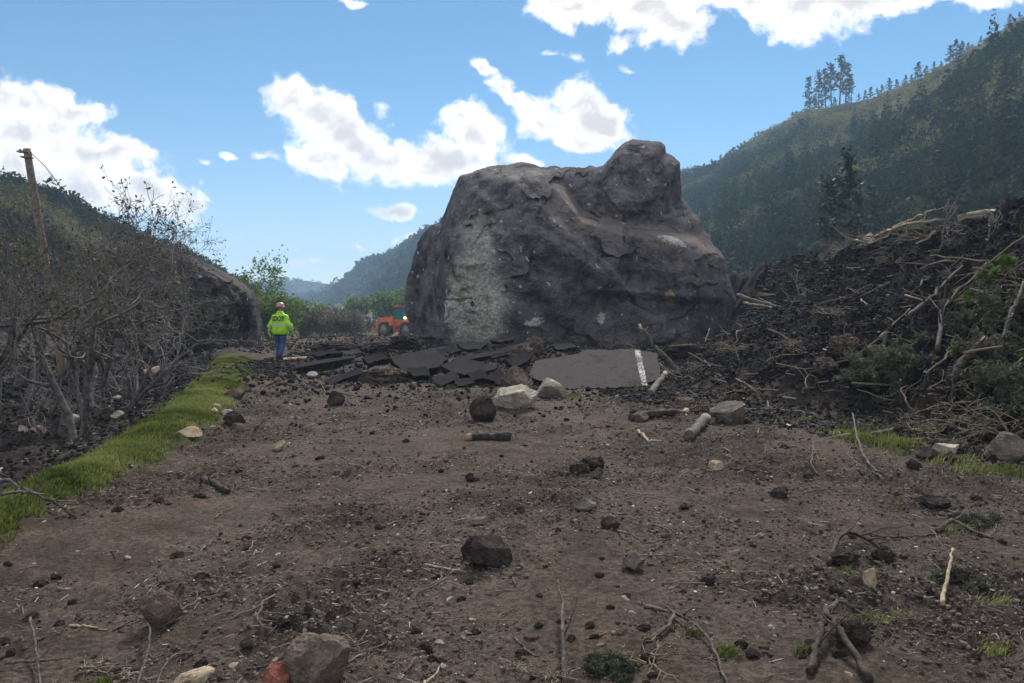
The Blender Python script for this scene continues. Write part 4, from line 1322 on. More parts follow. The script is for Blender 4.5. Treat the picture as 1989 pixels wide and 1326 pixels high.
hr = [(0, .03, 1.70, .128, .15), (0, .03, 1.735, .128, .148), (0, .03, 1.78, .118, .138), (0, .03, 1.82, .095, .112), (0, .03, 1.845, .058, .07), (0, .03, 1.853, .02, .03)]
hat = MB().add(*tri(*loft_rings(hr, 30, 2.1))).build('hard_hat', M['hat'], walker, True)
MB().add(*tri(*loft_rings([(0, .035, 1.697, .142, .168), (0, .035, 1.708, .148, .176), (0, .035, 1.716, .13, .152)], 30, 2.1))).build('brim', M['hat'], hat, True)

# ------------------------------------------------------------------ wheel loader beyond the bank
M['orange'] = simple('orange_machine_paint', (.5, .13, .05), (.64, .2, .09), 3, .5, .4, .1)
M['tyre'] = simple('dusty_tyre', (.035, .034, .036), (.075, .07, .068), 5, .9)
M['rim'] = simple('dusty_rim', (.2, .16, .14), (.3, .25, .22), 5, .7)
M['steel'] = simple('worn_steel', (.12, .1, .09), (.22, .19, .17), 5, .6)


def glass_fn(t, bs, geo, oc):
    bs.inputs['Metallic'].default_value = 0.0
    bs.inputs['Roughness'].default_value = 0.08
    bs.inputs['Specular IOR Level'].default_value = 0.8
    return (.03, .2, .24)


M['glass'] = mat('teal_cab_glass', glass_fn, .08, .8)


def lamp_fn(t, bs, geo, oc):
    bs.inputs['Emission Color'].default_value = (1, .72, .3, 1)
    bs.inputs['Emission Strength'].default_value = 3
    return (.9, .6, .3)


M['lamp'] = mat('lit_amber_lamp', lamp_fn)


def prism(poly, y0, y1, mb, a=0.0):
    """poly in the x-z plane extruded along y"""
    n = len(poly); V = np.array([[x, y0, z] for x, z in poly] + [[x, y1, z] for x, z in poly])
    bm = bmesh.new(); vs = [bm.verts.new(v) for v in V]
    bm.faces.new(vs[:n][::-1]); bm.faces.new(vs[n:])
    for i in range(n):
        bm.faces.new((vs[i], vs[(i + 1) % n], vs[n + (i + 1) % n], vs[n + i]))
    bmesh.ops.recalc_face_normals(bm, faces=bm.faces); bmesh.ops.triangulate(bm, faces=bm.faces)
    bm.verts.index_update()
    mb.add([v.co[:] for v in bm.verts], [[v.index for v in f.verts] for f in bm.faces], a); bm.free()
    return mb


def wheel(parent, x, y, r, wdt, z=None):
    mb = MB(); n = 30; z = r if z is None else z
    prof = [(.62 * r, -wdt / 2), (.9 * r, -wdt / 2), (r, -wdt * .36), (r, wdt * .36), (.9 * r, wdt / 2), (.62 * r, wdt / 2)]
    V, F = [], []
    for k in range(n):
        a = 2 * math.pi * k / n
        for (rr, w_) in prof: V.append([x + rr * math.cos(a), y + w_, z + rr * math.sin(a)])
    m = len(prof)
    for k in range(n):
        for j in range(m - 1):
            a0, b0 = k * m + j, ((k + 1) % n) * m + j
            F.append([a0, a0 + 1, b0 + 1, b0])
    mb.add(V, F)
    for k in range(n):   # tread lugs
        a = 2 * math.pi * k / n
        mb.box((0, 0, 0), (.01, .01, .01)) if False else None
    for k in range(20):
        a = 2 * math.pi * k / 20; c = np.array([x + r * math.cos(a), y + (wdt * .2 if k % 2 else -wdt * .2), z + r * math.sin(a)])
        B = np.array([[i, j, q] for i in (-.05, .04) for j in (-wdt * .26, wdt * .26) for q in (-.05, .05)])
        c_, s_ = math.cos(a), math.sin(a)
        B = np.stack([B[:, 0] * c_ - B[:, 2] * s_, B[:, 1], B[:, 0] * s_ + B[:, 2] * c_], 1)
        mb.add(B + c, [[0, 1, 3, 2], [4, 6, 7, 5], [0, 4, 5, 1], [2, 3, 7, 6], [0, 2, 6, 4], [1, 5, 7, 3]])
    wh = mb.build('tyre', M['tyre'], None, True)
    root = empty('wheel'); root.parent = parent
    wh.parent = root
    rm = MB().tube([(x, y - wdt * .42, z), (x, y - wdt * .2, z), (x, y + wdt * .2, z), (x, y + wdt * .42, z)], [.62 * r, .6 * r, .6 * r, .62 * r], 24)
    rm.tube([(x, y - wdt * .5, z), (x, y + wdt * .5, z)], .2 * r, 14)
    rm.build('rim', M['rim'], root, True)


LX, LY = (786 - 994.5) / FOC * 70, 70.0
loader = empty('wheel_loader', (LX, LY, hz(LX, LY) - .05), R(-42))
tag(loader, 'orange wheel loader half hidden behind the fallen boulder, lamp lit', 'loader')
for x in (-1.5, 1.55):
    for y in (-.98, .98): wheel(loader, x, y, .86, .6)
hood = prism([(-3.1, .75), (-3.15, 1.5), (-2.9, 2.02), (-.7, 2.1), (-.6, .7)], -.82, .82, MB()).build('hood', M['orange'], loader)
g = MB()
for k in range(6): g.box((-3.2, 0, 1.0 + k * .13), (.05, 1.2, .05))
g.build('grille', M['steel'], hood)
MB().tube([(-1.3, .35, 2.0), (-1.3, .35, 2.95)], .06, 10).build('exhaust_pipe', M['steel'], hood)
prism([(-3.3, .55), (-3.35, 1.0), (-2.6, 1.05), (-2.6, .55)], -1.05, 1.05, MB()).build('counterweight', M['orange'], loader)
prism([(-.6, .6), (-.6, 1.2), (.5, 1.25), (1.7, 1.5), (2.1, 1.3), (2.0, .6)], -.45, .45, MB()).build('front_frame', M['orange'], loader)
for y in (-1.0, 1.0):
    prism([(-2.35, 1.62), (-.75, 1.62), (-.6, 1.3), (-.75, 1.72), (-2.35, 1.74)], y - .3, y + .3, MB()).build('fender', M['orange'], loader)
    prism([(.75, 1.62), (2.3, 1.62), (2.5, 1.2), (2.58, 1.22), (2.34, 1.74), (.75, 1.74)], y - .3, y + .3, MB()).build('fender', M['orange'], loader)
cab = MB(); cab.box((-.05, 0, 1.55), (1.2, 1.25, .6)).build('cab', M['orange'], loader)
cab = bpy.data.objects[[o.name for o in loader.children if o.name.startswith('cab')][0]]
gl = MB().box((-.05, 0, 2.4), (1.12, 1.15, 1.14)).build('glass', M['glass'], cab)
pm = MB()
for x in (-.7, .6):
    for y in (-.6, .6): pm.tube([(x, y, 1.9), (x * .97, y * .97, 3.0)], .06, 6)
pm.build('post', M['steel'], cab)
MB().box((-.05, 0, 3.04), (1.6, 1.5, .12)).build('cab_roof', M['orange'], cab)
MB().tube([(-.45, -.5, 3.1), (-.45, -.5, 3.3)], .07, 10).build('beacon', M['rim'], cab)
arms = MB()
for y in (-.42, .42):
    prism([(.5, 1.75), (.75, 2.0), (2.3, 1.5), (3.3, .55), (3.1, .35), (2.1, 1.2)], y - .09, y + .09, arms)
arms.build('lift_arm', M['orange'], loader)
prism([(3.2, .3), (3.0, .9), (3.3, 1.35), (3.42, 1.3), (3.2, .9), (3.4, .35), (4.3, .2), (4.3, .14), (3.4, .2)], -1.35, 1.35, MB()).build('bucket', M['steel'], loader)
for y in (-.62, .62):
    lm = MB().tube([(.72, y, 2.0), (.86, y, 2.0)], [.08, .09], 14)
    lm.build('headlight', M['lamp'] if y < 0 else M['rim'], loader, True)

# ------------------------------------------------------------------ parked vehicles far down the road
M['white'] = simple('white_car_paint', (.72, .73, .75), (.8, .8, .82), 2, .3, .5, 0)
M['darkglass'] = simple('dark_car_glass', (.02, .025, .03), (.03, .035, .04), 2, .1, .6, 0)


def pickup(x, d, rz, label):
    r = empty('pickup_truck', (x, d, hz(x, d)), rz)
    tag(r, label, 'pickup truck')
    prism([(-2.7, .5), (-2.75, 1.1), (-.6, 1.12), (.95, 1.14), (2.5, 1.05), (2.7, .8), (2.7, .45)], -.95, .95, MB()).build('body', M['white'], r)
    c = prism([(-.65, 1.12), (-.45, 1.78), (.6, 1.8), (1.25, 1.13)], -.84, .84, MB()).build('cab', M['white'], r)
    prism([(.68, 1.74), (1.2, 1.16), (1.27, 1.16), (.75, 1.76)], -.74, .74, MB()).build('windscreen', M['darkglass'], c)
    for y in (-.85, .85):
        prism([(-.45, 1.2), (-.33, 1.68), (.5, 1.7), (.95, 1.2)], y - .012, y + .012, MB()).build('side_window', M['darkglass'], c)
        MB().box((2.68, y * .8, .82), (.06, .3, .16)).build('headlight', M['rim'], r)
    for x_ in (-1.7, 1.7):
        for y in (-.82, .82): wheel(r, x_, y, .4, .26)


for (px, d, rz, lb) in [(712, 118, R(-5), 'white pickup parked side on in the field left of the loader'), (748, 122, R(170), 'white pickup parked just left of the loader hood')]:
    pickup((px - 994.5) / FOC * d, d, rz, lb)

# ------------------------------------------------------------------ broken utility pole
top, bot = P(52, 288, 22.0), P(96, 560, 22.6)
dirv = (bot - top) / np.linalg.norm(bot - top)
bx = top + dirv * ((top[2] - hz(bot[0] + .6, 22.8) + .3) / -dirv[2])
pr = empty('utility_pole', tuple(bx)); tag(pr, 'broken leaning utility pole with orange lower trunk among the shrubs', 'utility pole')
u = np.linspace(0, 1, 9)[:, None]
pts = (bx + (top - bx) * u) - bx
mb = MB(); mb.tube(pts, np.linspace(.13, .098, 9), 14, np.repeat(1, 1)[0] * 0.0, .03)
mb.A[-1] = np.clip(1.05 - np.r_[np.repeat(u[:, 0], 14), 0, 1] * 1.3, 0, 1)
mb.build('pole', M['pole'], pr, True)
tt = top - bx
hw = MB()
hw.box(tt + [-.06, -.05, -.10], (.3, .16, .05)); hw.tube([tt + [-.16, 0, -.08], tt + [-.2, 0, -.02]], .03, 8); hw.box(tt + [0, 0, -.25], (.24, .24, .04))
hw.tube([tt + [.12, 0, -.1], tt + [.14, -.02, -.35]], .02, 6)
hw.build('bracket', M['steel'], pr)
MB().tube([tt + [.1, 0, -.12], tt + [.42, .1, -.45], tt + [.78, .2, -1.0], tt + [1.1, .3, -1.65]], .012, 5).build('cable', M['steel'], pr)

# ------------------------------------------------------------------ broken road slabs
def slab(pxs, label, thick=.13, seed=0, jag=.05, line=None, wear=0.0):
    """pxs: top outline as (px, py, depth); a plane is fitted through it and the slab gets its thickness below"""
    rng = np.random.default_rng(seed)
    dm = min(q[2] for q in pxs); pxs = [(q[0], q[1], dm + (q[2] - dm) * (.45 if line else .22)) for q in pxs]
    A = np.array([P(*q) for q in pxs]); c = A.mean(0)
    nrm = np.linalg.svd(A - c)[2][2]
    if nrm[2] < 0: nrm = -nrm
    o0 = np.array([0, 0, CAM_Z])
    rays = A - o0
    A = o0 + rays * (((c - o0) @ nrm) / (rays @ nrm))[:, None]
    if not line:
        A = A + np.array([0, 0, .09]); c = c + np.array([0, 0, .09]); thick *= 1.35; wear = max(wear, .3)
    pts = []
    for i in range(len(A)):
        p, q = A[i], A[(i + 1) % len(A)]
        n = max(2, int(np.linalg.norm(q - p) / .07))
        for k in range(n):
            f = k / n
            pts.append(p + (q - p) * f)
    pts = np.array(pts)
    inw = c - pts; inw /= np.linalg.norm(inw, axis=1)[:, None]
    s = np.arange(len(pts)) * .31
    pts = pts + inw * (jag * (fbm2(s, s * 0 + seed, 3, .6, seed) + .5))[:, None]
    n = len(pts)
    bm = bmesh.new(); vs = [bm.verts.new(v) for v in pts]
    f = bm.faces.new(vs)
    bmesh.ops.triangulate(bm, faces=[f]); bm.verts.index_update()
    top = [[v.index for v in f.verts] for f in bm.faces]; bm.free()
    top = np.array([t if np.cross(pts[t[1]] - pts[t[0]], pts[t[2]] - pts[t[0]]) @ nrm > 0 else t[::-1] for t in top])
    L = [pts]
    for k in (.25, .6, 1.0):
        L.append(pts - nrm * thick * k + inw * (rng.uniform(-.02, .05, n)[:, None] + .03 * k) + rng.normal(0, .008, (n, 3)))
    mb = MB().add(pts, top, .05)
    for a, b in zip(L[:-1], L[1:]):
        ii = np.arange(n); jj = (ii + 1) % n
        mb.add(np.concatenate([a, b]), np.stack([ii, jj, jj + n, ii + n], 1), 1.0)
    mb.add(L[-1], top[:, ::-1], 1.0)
    mb.V = [v - c for v in mb.V]
    o = mb.build('asphalt_slab', M['asphalt'], None, False, tuple(c))
    at = o.data.attributes.new('wear', 'FLOAT', 'POINT'); at.data.foreach_set('value', np.full(len(o.data.vertices), wear, dtype=np.float32))
    tag(o, label, 'asphalt slab', 'broken asphalt slabs of the buried road')
    if line:
        (x0, y0), (x1, y1), w_ = line
        pl = []
        for (x, y) in ((x0, y0), (x1, y1)):
            v = pix_dir(x, y); pl.append(o0 + v * (((c - o0) @ nrm) / (v @ nrm)))
        t = (pl[1] - pl[0]); ln = np.linalg.norm(t); t /= ln; sd = np.cross(nrm, t)
        V = []
        for k in range(26):
            q = pl[0] + t * ln * k / 25 + nrm * .004 - c
            e = .012 * rng.uniform(-1, 1, 2)
            V += [q - sd * (w_ / 2 + e[0]), q + sd * (w_ / 2 + e[1])]
        ii = np.arange(25) * 2
        MB().add(V, np.stack([ii, ii + 1, ii + 3, ii + 2], 1)).build('painted_line', M['roadpaint'], o)
    return o


slab([(1036, 701, 18.4), (1123, 686, 19.4), (1131, 679, 19.8), (1234, 677, 19.8), (1276, 686, 19.4), (1287, 733, 17.3), (1236, 751, 16.5), (1097, 756, 16.4), (1030, 734, 17.2)],
     'largest asphalt slab tilted up with a worn white edge line', .16, 1, .03, ((1238, 679), (1252, 748), .13), .9)
slab([(755, 700, 19.5), (800, 688, 20.6), (848, 682, 21.2), (874, 704, 19.6), (846, 722, 18.6), (819, 733, 18.0), (775, 725, 18.2)], 'broad flat dark slab left of centre sloping toward the camera', .2, 2, .05, None, .5)
slab([(852, 716, 18.6), (884, 704, 19.3), (912, 703, 19.4), (966, 719, 18.5), (930, 740, 17.4), (884, 731, 17.8)], 'cracked grey slab in the middle just below the thin curved one', .2, 3, .05, None, .55)
slab([(836, 741, 17.1), (880, 725, 17.6), (893, 739, 17.2), (856, 760, 16.7)], 'small pale edged slab leaning at the front of the heap', .2, 4, .05, None, .7)
slab([(930, 740, 17.2), (968, 721, 17.9), (980, 738, 17.4), (970, 756, 16.8)], 'dark steep slab right beside the triangular brown rock', .2, 5, .05)
slab([(878, 701, 20.2), (936, 691, 21), (1030, 669, 22.5), (1032, 677, 22.0), (985, 690, 21), (950, 698, 20.4), (905, 705, 19.9)], 'long thin curved slab running along the top of the heap', .2, 6, .05)
slab([(884, 668, 24.0), (950, 671, 24), (938, 683, 23), (895, 684, 22.8)], 'small dark slab right below the pale left foot of the boulder', .13, 7)
slab([(950, 665, 24.8), (1000, 658, 25.5), (1000, 665, 25), (968, 671, 24.4)], 'small thin slab at the back of the heap against the boulder', .12, 8)
slab([(572, 715, 20.4), (640, 702, 21.2), (692, 697, 21.8), (690, 701, 21.3), (640, 709, 20.7), (574, 721, 20.0)], 'long edge on slab strip nearest the walker', .22, 9, .02)
slab([(627, 748, 17.5), (665, 732, 18.4), (700, 723, 19.0), (708, 731, 18.6), (668, 744, 17.8), (640, 756, 17.2)], 'narrow tilted slab lying diagonal left of the heap', .17, 10, .02)
slab([(688, 668, 29), (700, 664, 29.6), (722, 678, 28.4), (704, 680, 28)], 'dark slab fragment standing far left below the loader', .14, 11)
slab([(780, 700, 22.2), (838, 680, 23.6), (872, 678, 23.6), (868, 684, 22.8), (812, 696, 22)], 'dark slab wedged behind the broad flat slab', .14, 12)
slab([(880, 742, 17.0), (920, 738, 17.4), (925, 752, 16.7), (890, 756, 16.5)], 'low dark slab fragment in the shaded front of the heap', .12, 13)
slab([(1070, 676, 21.5), (1110, 670, 22), (1122, 680, 21.2), (1085, 686, 20.8)], 'dark slab fragment behind the largest slab', .13, 14)
slab([(640, 690, 24), (690, 682, 25), (715, 688, 24.2), (665, 696, 23.4)], 'flat dark slab behind the long strip beside the walker', .13, 15)
slab([(700, 702, 19.6), (742, 692, 20.4), (758, 702, 19.8), (716, 714, 19.2)], 'dark slab left of the broad flat dark slab, sunk in soil', .2, 21, .05)
slab([(905, 732, 17.4), (935, 722, 17.8), (950, 736, 17.3), (920, 748, 17)], 'dark slab tucked under the cracked grey slab', .2, 22, .05)
slab([(790, 722, 18.2), (832, 716, 18.6), (838, 738, 17.6), (800, 742, 17.5)], 'upended dark slab just left of the pale edged slab', .2, 23, .05)
slab([(975, 706, 19.4), (1020, 690, 20.2), (1036, 700, 19.6), (1000, 720, 18.8)], 'dark slab behind the gravelly brown mound', .2, 24, .05)
slab([(830, 690, 21), (880, 676, 22), (900, 686, 21.4), (856, 700, 20.6)], 'dark tilted slab at the back left of the heap', .2, 25, .05)
slab([(940, 690, 20.6), (990, 682, 21.2), (1000, 694, 20.6), (956, 702, 20)], 'dark slab under the middle of the long thin curved slab', .2, 26, .05)
slab([(600, 690, 22.4), (650, 682, 23), (668, 690, 22.6), (618, 698, 22)], 'narrow dark slab between the long strip and the walker', .18, 27, .04)
b = G(576, 700); c_ = P(558, 699, b[1]); e_ = P(598, 696, b[1] + .5)
o = MB().box((0, 0, .05), (float(np.linalg.norm(e_ - c_)), .14, .03)).build('plank', M['palewood'], None, False, (float((c_ + e_)[0] / 2), float(b[1]), hz(b[0], b[1]) + .02))
o.rotation_euler = (R(20), R(-3), R(12)); tag(o, 'thin pale board lying at the feet of the walker', 'board')

# ------------------------------------------------------------------ stones
def stone(px, py, w_, h_, m, label, seed, planes=10, name='rock', cat='rock', sub=4, lo=.5, rough=.06, sink=.14, yr=.85, rz=0.0, group=None, tilt=0.0, V=None):
    q = G(px, py); k = q[1] / FOC
    W_, H_ = w_ * k, h_ * k * 1.08
    yc = q[1] + W_ * yr * .38
    V, F = rock_vf(seed, (W_, W_ * yr, H_ / (1 - sink)), sub, planes, rough, lo) if V is None else V
    if rz or tilt: V = V @ rot(tilt, 0, rz).T
    x = q[0] * yc / q[1]
    o = obj(name, mesh_np(name, V, F, None, False), m, None, (x, yc, hz(x, yc) + V[:, 2].max() * (1 - 2 * sink)))
    tag(o, label, cat, group)
    return o


M['st_mud'] = stone_mat('mud_coated_stone', (0.11, 0.085, 0.069), (0.19, 0.152, 0.124), (0.27, 0.225, 0.185), 7)
ST = [  # px, base py, width, height, material, label, seed, planes, lo
    (950, 1100, 108, 52, 'st_dark', 'flat topped black rock alone in the middle foreground', 3, 12, .45),
    (312, 1218, 80, 62, 'st_brown', 'muddy round rock shaded below in the left foreground', 8, 8, .6),
    (622, 1350, 138, 100, 'st_mud', 'largest grey brown stone at the bottom edge of the picture', 12, 10, .5),
    (542, 1345, 62, 48, 'st_red', 'reddish wet stone beside the largest bottom stone', 14, 7, .6),
    (938, 820, 52, 48, 'st_dark', 'round dark rock in front of the pale flat topped rock', 22, 9, .6),
    (1004, 797, 88, 42, 'st_pale', 'pale flat topped rock at the foot of the slab heap', 27, 10, .5),
    (1066, 772, 78, 40, 'st_pale', 'long pale rock leaning against the largest slab', 31, 12, .42),
    (996, 758, 64, 58, 'st_brown', 'triangular brown rock at the left end of the largest slab', 35, 11, .42),
    (1420, 824, 90, 46, 'st_grey', 'wide flat grey rock on the dirt near the right bank', 41, 12, .42),
    (459, 777, 44, 24, 'st_brown', 'brown hump of rock at the top end of the grass strip', 44, 9, .5),
    (456, 829, 42, 26, 'st_dark', 'dark round rock, rear one of the touching pair by the grass', 47, 6, .7),
    (463, 844, 32, 19, 'st_brown', 'squarish brown stone, front one of the touching pair by the grass', 51, 12, .45),
    (366, 855, 52, 24, 'st_tan', 'cracked tan stone at the right edge of the grass strip', 54, 11, .45),
    (545, 872, 27, 20, 'st_tan', 'small pyramid shaped stone alone on the dirt', 59, 7, .3),
    (652, 788, 36, 26, 'st_dark', 'dark stone in front of the narrow diagonal slab', 61, 9, .5),
    (423, 797, 22, 11, 'st_tan', 'small tan flake above the pale flakes beside the grass', 63, 10, .4),
    (416, 803, 18, 9, 'st_pale', 'pale stone flake hard against the grass edge', 64, 10, .4),
    (438, 808, 30, 9, 'st_pale', 'long pale stone flake behind the touching pair of stones', 65, 10, .4),
    (608, 735, 28, 12, 'st_pale', 'pale rounded stone in front of the long slab strip', 67, 9, .5),
    (312, 726, 64, 20, 'st_tan', 'broad tan sandstone block beyond the grass under the shrubs', 71, 13, .4),
    (1952, 902, 76, 56, 'st_grey', 'big grey rock at the right edge of the picture', 75, 9, .55),
    (1836, 890, 62, 28, 'st_pale', 'pale half buried rock at the end of the yellow green grass', 77, 9, .5),
    (1806, 896, 52, 22, 'st_dark', 'dark block in front of the pale rock beside the right grass', 79, 13, .4),
    (1844, 902, 36, 18, 'st_dark', 'smaller dark block touching the longer dark block at right', 80, 11, .45),
    (1776, 912, 28, 18, 'clod', 'dark mossy lump just left of the dark block at right', 81, 7, .6),
    (1687, 1153, 30, 40, 'st_tan', 'upright stubby stone post in the right foreground', 84, 12, .45),
    (1232, 1112, 46, 34, 'st_grey', 'rounded grey stone among twigs right of the black rock', 87, 8, .55),
    (1187, 1025, 40, 22, 'st_dark', 'black wedge shaped rock right of centre', 91, 11, .4),
    (1396, 916, 40, 22, 'st_tan', 'tan wedge stone on the dirt right of the clod pile', 93, 10, .35),
    (1136, 990, 46, 22, 'st_grey', 'low grey stone with a twig curled round it', 96, 9, .5),
    (912, 936, 18, 16, 'clod', 'small round dark clod left of the clod pile', 97, 6, .7),
    (1124, 922, 42, 24, 'clod', 'left lump of the dark clod pile on the dirt', 101, 8, .5),
    (1150, 914, 46, 24, 'clod', 'rear lump of the dark clod pile on the dirt', 103, 8, .5),
    (1160, 926, 30, 22, 'st_brown', 'sharp brown stone in front of the dark clod pile', 105, 12, .4),
    (484, 1262, 36, 20, 'st_dark', 'small dark stone left of the largest bottom stone', 109, 8, .5),
    (935, 1016, 54, 12, 'st_grey', 'flat grey stone flake on the dirt above the black rock', 111, 12, .4),
    (1812, 993, 62, 24, 'clod', 'wide black soil clod near the right edge', 113, 8, .5),
    (1640, 1100, 60, 28, 'clod', 'mossy dark lump inside the loop of the curved root', 116, 7, .6),
    (1712, 1092, 44, 24, 'clod', 'dark clod right of the curved root', 118, 8, .55),
    (1862, 1140, 36, 26, 'clod', 'greenish dark lump beside the forked upright stick', 121, 8, .6),
    (1515, 968, 40, 20, 'clod', 'black lump below the fallen twiggy bough', 123, 8, .5),
    (1242, 820, 40, 16, 'st_brown', 'low brown stone near the right end of the largest slab', 125, 9, .5),
    (1700, 712, 36, 30, 'st_grey', 'dusty grey rock exposed on the lower slide bank', 128, 9, .5),
    (1605, 735, 46, 30, 'st_brown', 'pale dusty lump low on the slide bank', 130, 9, .55),
    (1640, 690, 64, 34, 'st_brown', 'brown crumbling lump in the lower slide bank', 133, 8, .6),
    (1040, 690, 36, 30, 'st_brown', 'reddish crumbly lump between the slab heap and the largest slab', 135, 7, .65),
    (1012, 712, 50, 34, 'st_brown', 'gravelly brown mound behind the triangular rock', 137, 7, .65),
    (740, 745, 96, 26, 'st_brown', 'low brown mound of earth left of the slab heap', 139, 6, .7),
    (70, 846, 36, 20, 'st_tan', 'tan stone under the shrubs at the far left', 141, 9, .5),
    (46, 842, 22, 18, 'st_pale', 'pale stone at the left edge under the shrubs', 143, 10, .4),
    (140, 828, 30, 18, 'st_pale', 'pale stone between the two leaning shrub trunks', 145, 10, .45),
    (228, 818, 26, 14, 'st_pale', 'pale flat stone on the upper edge of the grass strip', 147, 11, .4),
    (230, 785, 22, 12, 'st_pale', 'small pale pointed stone under the shrubs behind the grass', 149, 10, .4),
    (6, 922, 24, 12, 'st_pale', 'pale stone cut by the left edge above the grass', 151, 10, .4),
    (768, 655, 16, 9, 'st_pale', 'white stone in front of the big loader wheel', 153, 9, .5),
    (800, 656, 10, 7, 'st_pale', 'tiny white stone between loader and fallen boulder', 154, 9, .5),
    (718, 629, 14, 8, 'st_pale', 'white stone in the field left of the loader', 155, 9, .5),
    (784, 683, 70, 27, 'clod', 'big dark soil mound at the foot of the left boulder edge', 157, 6, .7),
    (650, 688, 90, 20, 'clod', 'long dark earth hump between the walker and the soil mound', 158, 6, .7),
    (730, 690, 60, 18, 'clod', 'dark earth hump behind the sunk slab', 159, 6, .7),
    (1160, 676, 70, 18, 'clod', 'dark earth hump behind the largest slab', 160, 6, .7),
    (1330, 700, 80, 30, 'clod', 'dark earth hump at the foot of the long slanting limb', 161, 6, .7),
    (848, 664, 34, 46, 'st_dark', 'dark upright block leaning on the pale left corner of the boulder', 162, 11, .45),
    (1330, 790, 40, 16, 'st_brown', 'brown stone among twigs near the largest slab', 156, 9, .5),
]
for (px, py, w_, h_, m, lb, sd, pl, lo) in ST:
    nm = {'clod': 'dirt_clod'}.get(m, 'rock')
    stone(px, py, w_, h_, M[m], lb, sd, pl, nm, 'clod' if m == 'clod' else 'rock', 5 if w_ > 60 else 4 if w_ > 18 else 3, lo, .16 if m == 'clod' else .2 if ('lump' in lb or 'mound' in lb) else .06)

# long white rocks on the crest of the slide bank
for (px, py, d, w_, h_, rz, sd, m, lb) in [(1901, 407, 26.5, 98, 26, .1, 201, 'st_pale', 'long white rock lying on the crest of the slide bank'),
                                          (1688, 472, 27, 30, 30, .3, 203, 'st_pale', 'white pyramid shaped rock among splintered wood on the bank'),
                                          (1598, 488, 30, 26, 22, .5, 205, 'st_grey', 'grey pointed rock on the crest near the ragged conifers')]:
    d = 11.35 * FOC / (px - 994.5); b = P(px, py, d); k = d / FOC
    V, F = rock_vf(sd, (w_ * k, w_ * k * .5, h_ * k * 1.3), 4, 11, .06, .42)
    z = hz(b[0], b[1])
    o = obj('rock', mesh_np('rock', V @ rot(0, -.1, rz).T, F), M[m], None, (b[0], b[1], z + h_ * k * .35))
    tag(o, lb, 'rock')


# ------------------------------------------------------------------ logs and branches
def limb(pxs, r0, r1, m, label, name='branch', cat='branch', lift=None, seed=0, wob=.015, twigs=0, pale_end=False, sides=9, lie=True, n=16, group=None):
    """pxs: photo points on the ground along the branch; radii in metres"""
    rng = np.random.default_rng(seed + 77)
    A = np.array([G(*q[:2]) if len(q) == 2 else P(*q) for q in pxs])
    s = np.r_[0, np.cumsum(np.linalg.norm(np.diff(A, axis=0), axis=1))]
    u = np.linspace(0, s[-1], n)
    pts = np.stack([np.interp(u, s, A[:, k]) for k in range(3)], 1)
    if n > 6:
        sm = pts.copy(); sm[1:-1] = (pts[:-2] + pts[1:-1] * 2 + pts[2:]) / 4; pts = sm
    rad = .68 * np.linspace(r0, r1, n) * (1 + rng.uniform(-.12, .12, n))
    if lift is not None:
        pts[:, 2] += np.interp(u / s[-1], np.linspace(0, 1, len(lift)), lift)
    pts[:, 2] += rad * (.75 if lie else 0)
    pts[1:] += rng.normal(0, wob, (n - 1, 3)) * np.array([1, 1, .5])
    c = pts[0].copy(); pts = pts - c
    mb = MB(); mb.tube(pts, rad, sides, 0, .12, seed)
    if pale_end:
        mb.A[-1] = np.r_[np.repeat(np.where(np.arange(n) >= n - 2, 1.0, 0.0), sides), 0, 1]
    for k in range(twigs):
        i = int(rng.integers(n // 4, n - 1)); d = (pts[min(i + 1, n - 1)] - pts[i - 1]); L = s[-1] * rng.uniform(.12, .4)
        d = d / (np.linalg.norm(d) + 1e-9) + rng.normal(0, .7, 3) * np.array([1, 1, .5]) + np.array([0, 0, .25]); d /= np.linalg.norm(d)
        q = [pts[i]]
        for j in range(4):
            d = d + rng.normal(0, .25, 3); d /= np.linalg.norm(d); q.append(q[-1] + d * L / 4)
        mb.tube(q, np.linspace(rad[i] * .5, rad[i] * .14, 5), 5)
    o = mb.build(name, M[m], None, True, tuple(c))
    tag(o, label, cat, group)
    return o


limb([(992, 853), (930, 856), (905, 856)], .085, .07, 'brownwood', 'short dark log with a pale broken left end', 'log', 'log', None, 1, .012, 0, True, 12)
limb([(1338, 856), (1372, 822)], .10, .11, 'greywood', 'stubby pale barked log below the wide flat grey rock', 'log', 'log', None, 2, .01, 0, True, 12)
limb([(1240, 842), (1262, 862), (1285, 858)], .03, .02, 'palewood', 'yellowish split stick left of the stubby pale log', 'stick', 'stick', None, 3)
limb([(1225, 818), (1280, 812), (1335, 806)], .09, .075, 'brownwood', 'dark half buried log left of the wide flat grey rock', 'log', 'log', None, 4, .02, 1, True, 10)
limb([(1262, 770), (1292, 745)], .10, .085, 'greywood', 'short grey log poking out of roots at the slab end', 'log', 'log', [0, .2], 5, .01, 0, True, 12)
limb([(1320, 724, 18.6), (1275, 676, 18.9), (1240, 630, 19.2)], .10, .05, 'greywood', 'long tree limb slanting up in front of the boulder face', 'branch', 'branch', None, 6, .02, 2, True, 10, False)
limb([(1259, 634, 19.0), (1248, 646, 19.1)], .012, .02, 'palewood', 'pale splinter standing off the long slanting limb', 'splinter', 'stick', None, 7, .002, 0, False, 6, False, 6)
limb([(1378, 638, 23), (1370, 664, 22.6)], .02, .03, 'palewood', 'thin pale stick standing upright against the boulder', 'stick', 'stick', None, 8, .004, 0, False, 6, False, 6)
limb([(1432, 574, 29), (1480, 588, 28), (1535, 602, 27)], .13, .09, 'greywood', 'grey fallen trunk jutting right from behind the boulder', 'log', 'log', None, 9, .02, 1, True, 10, False)
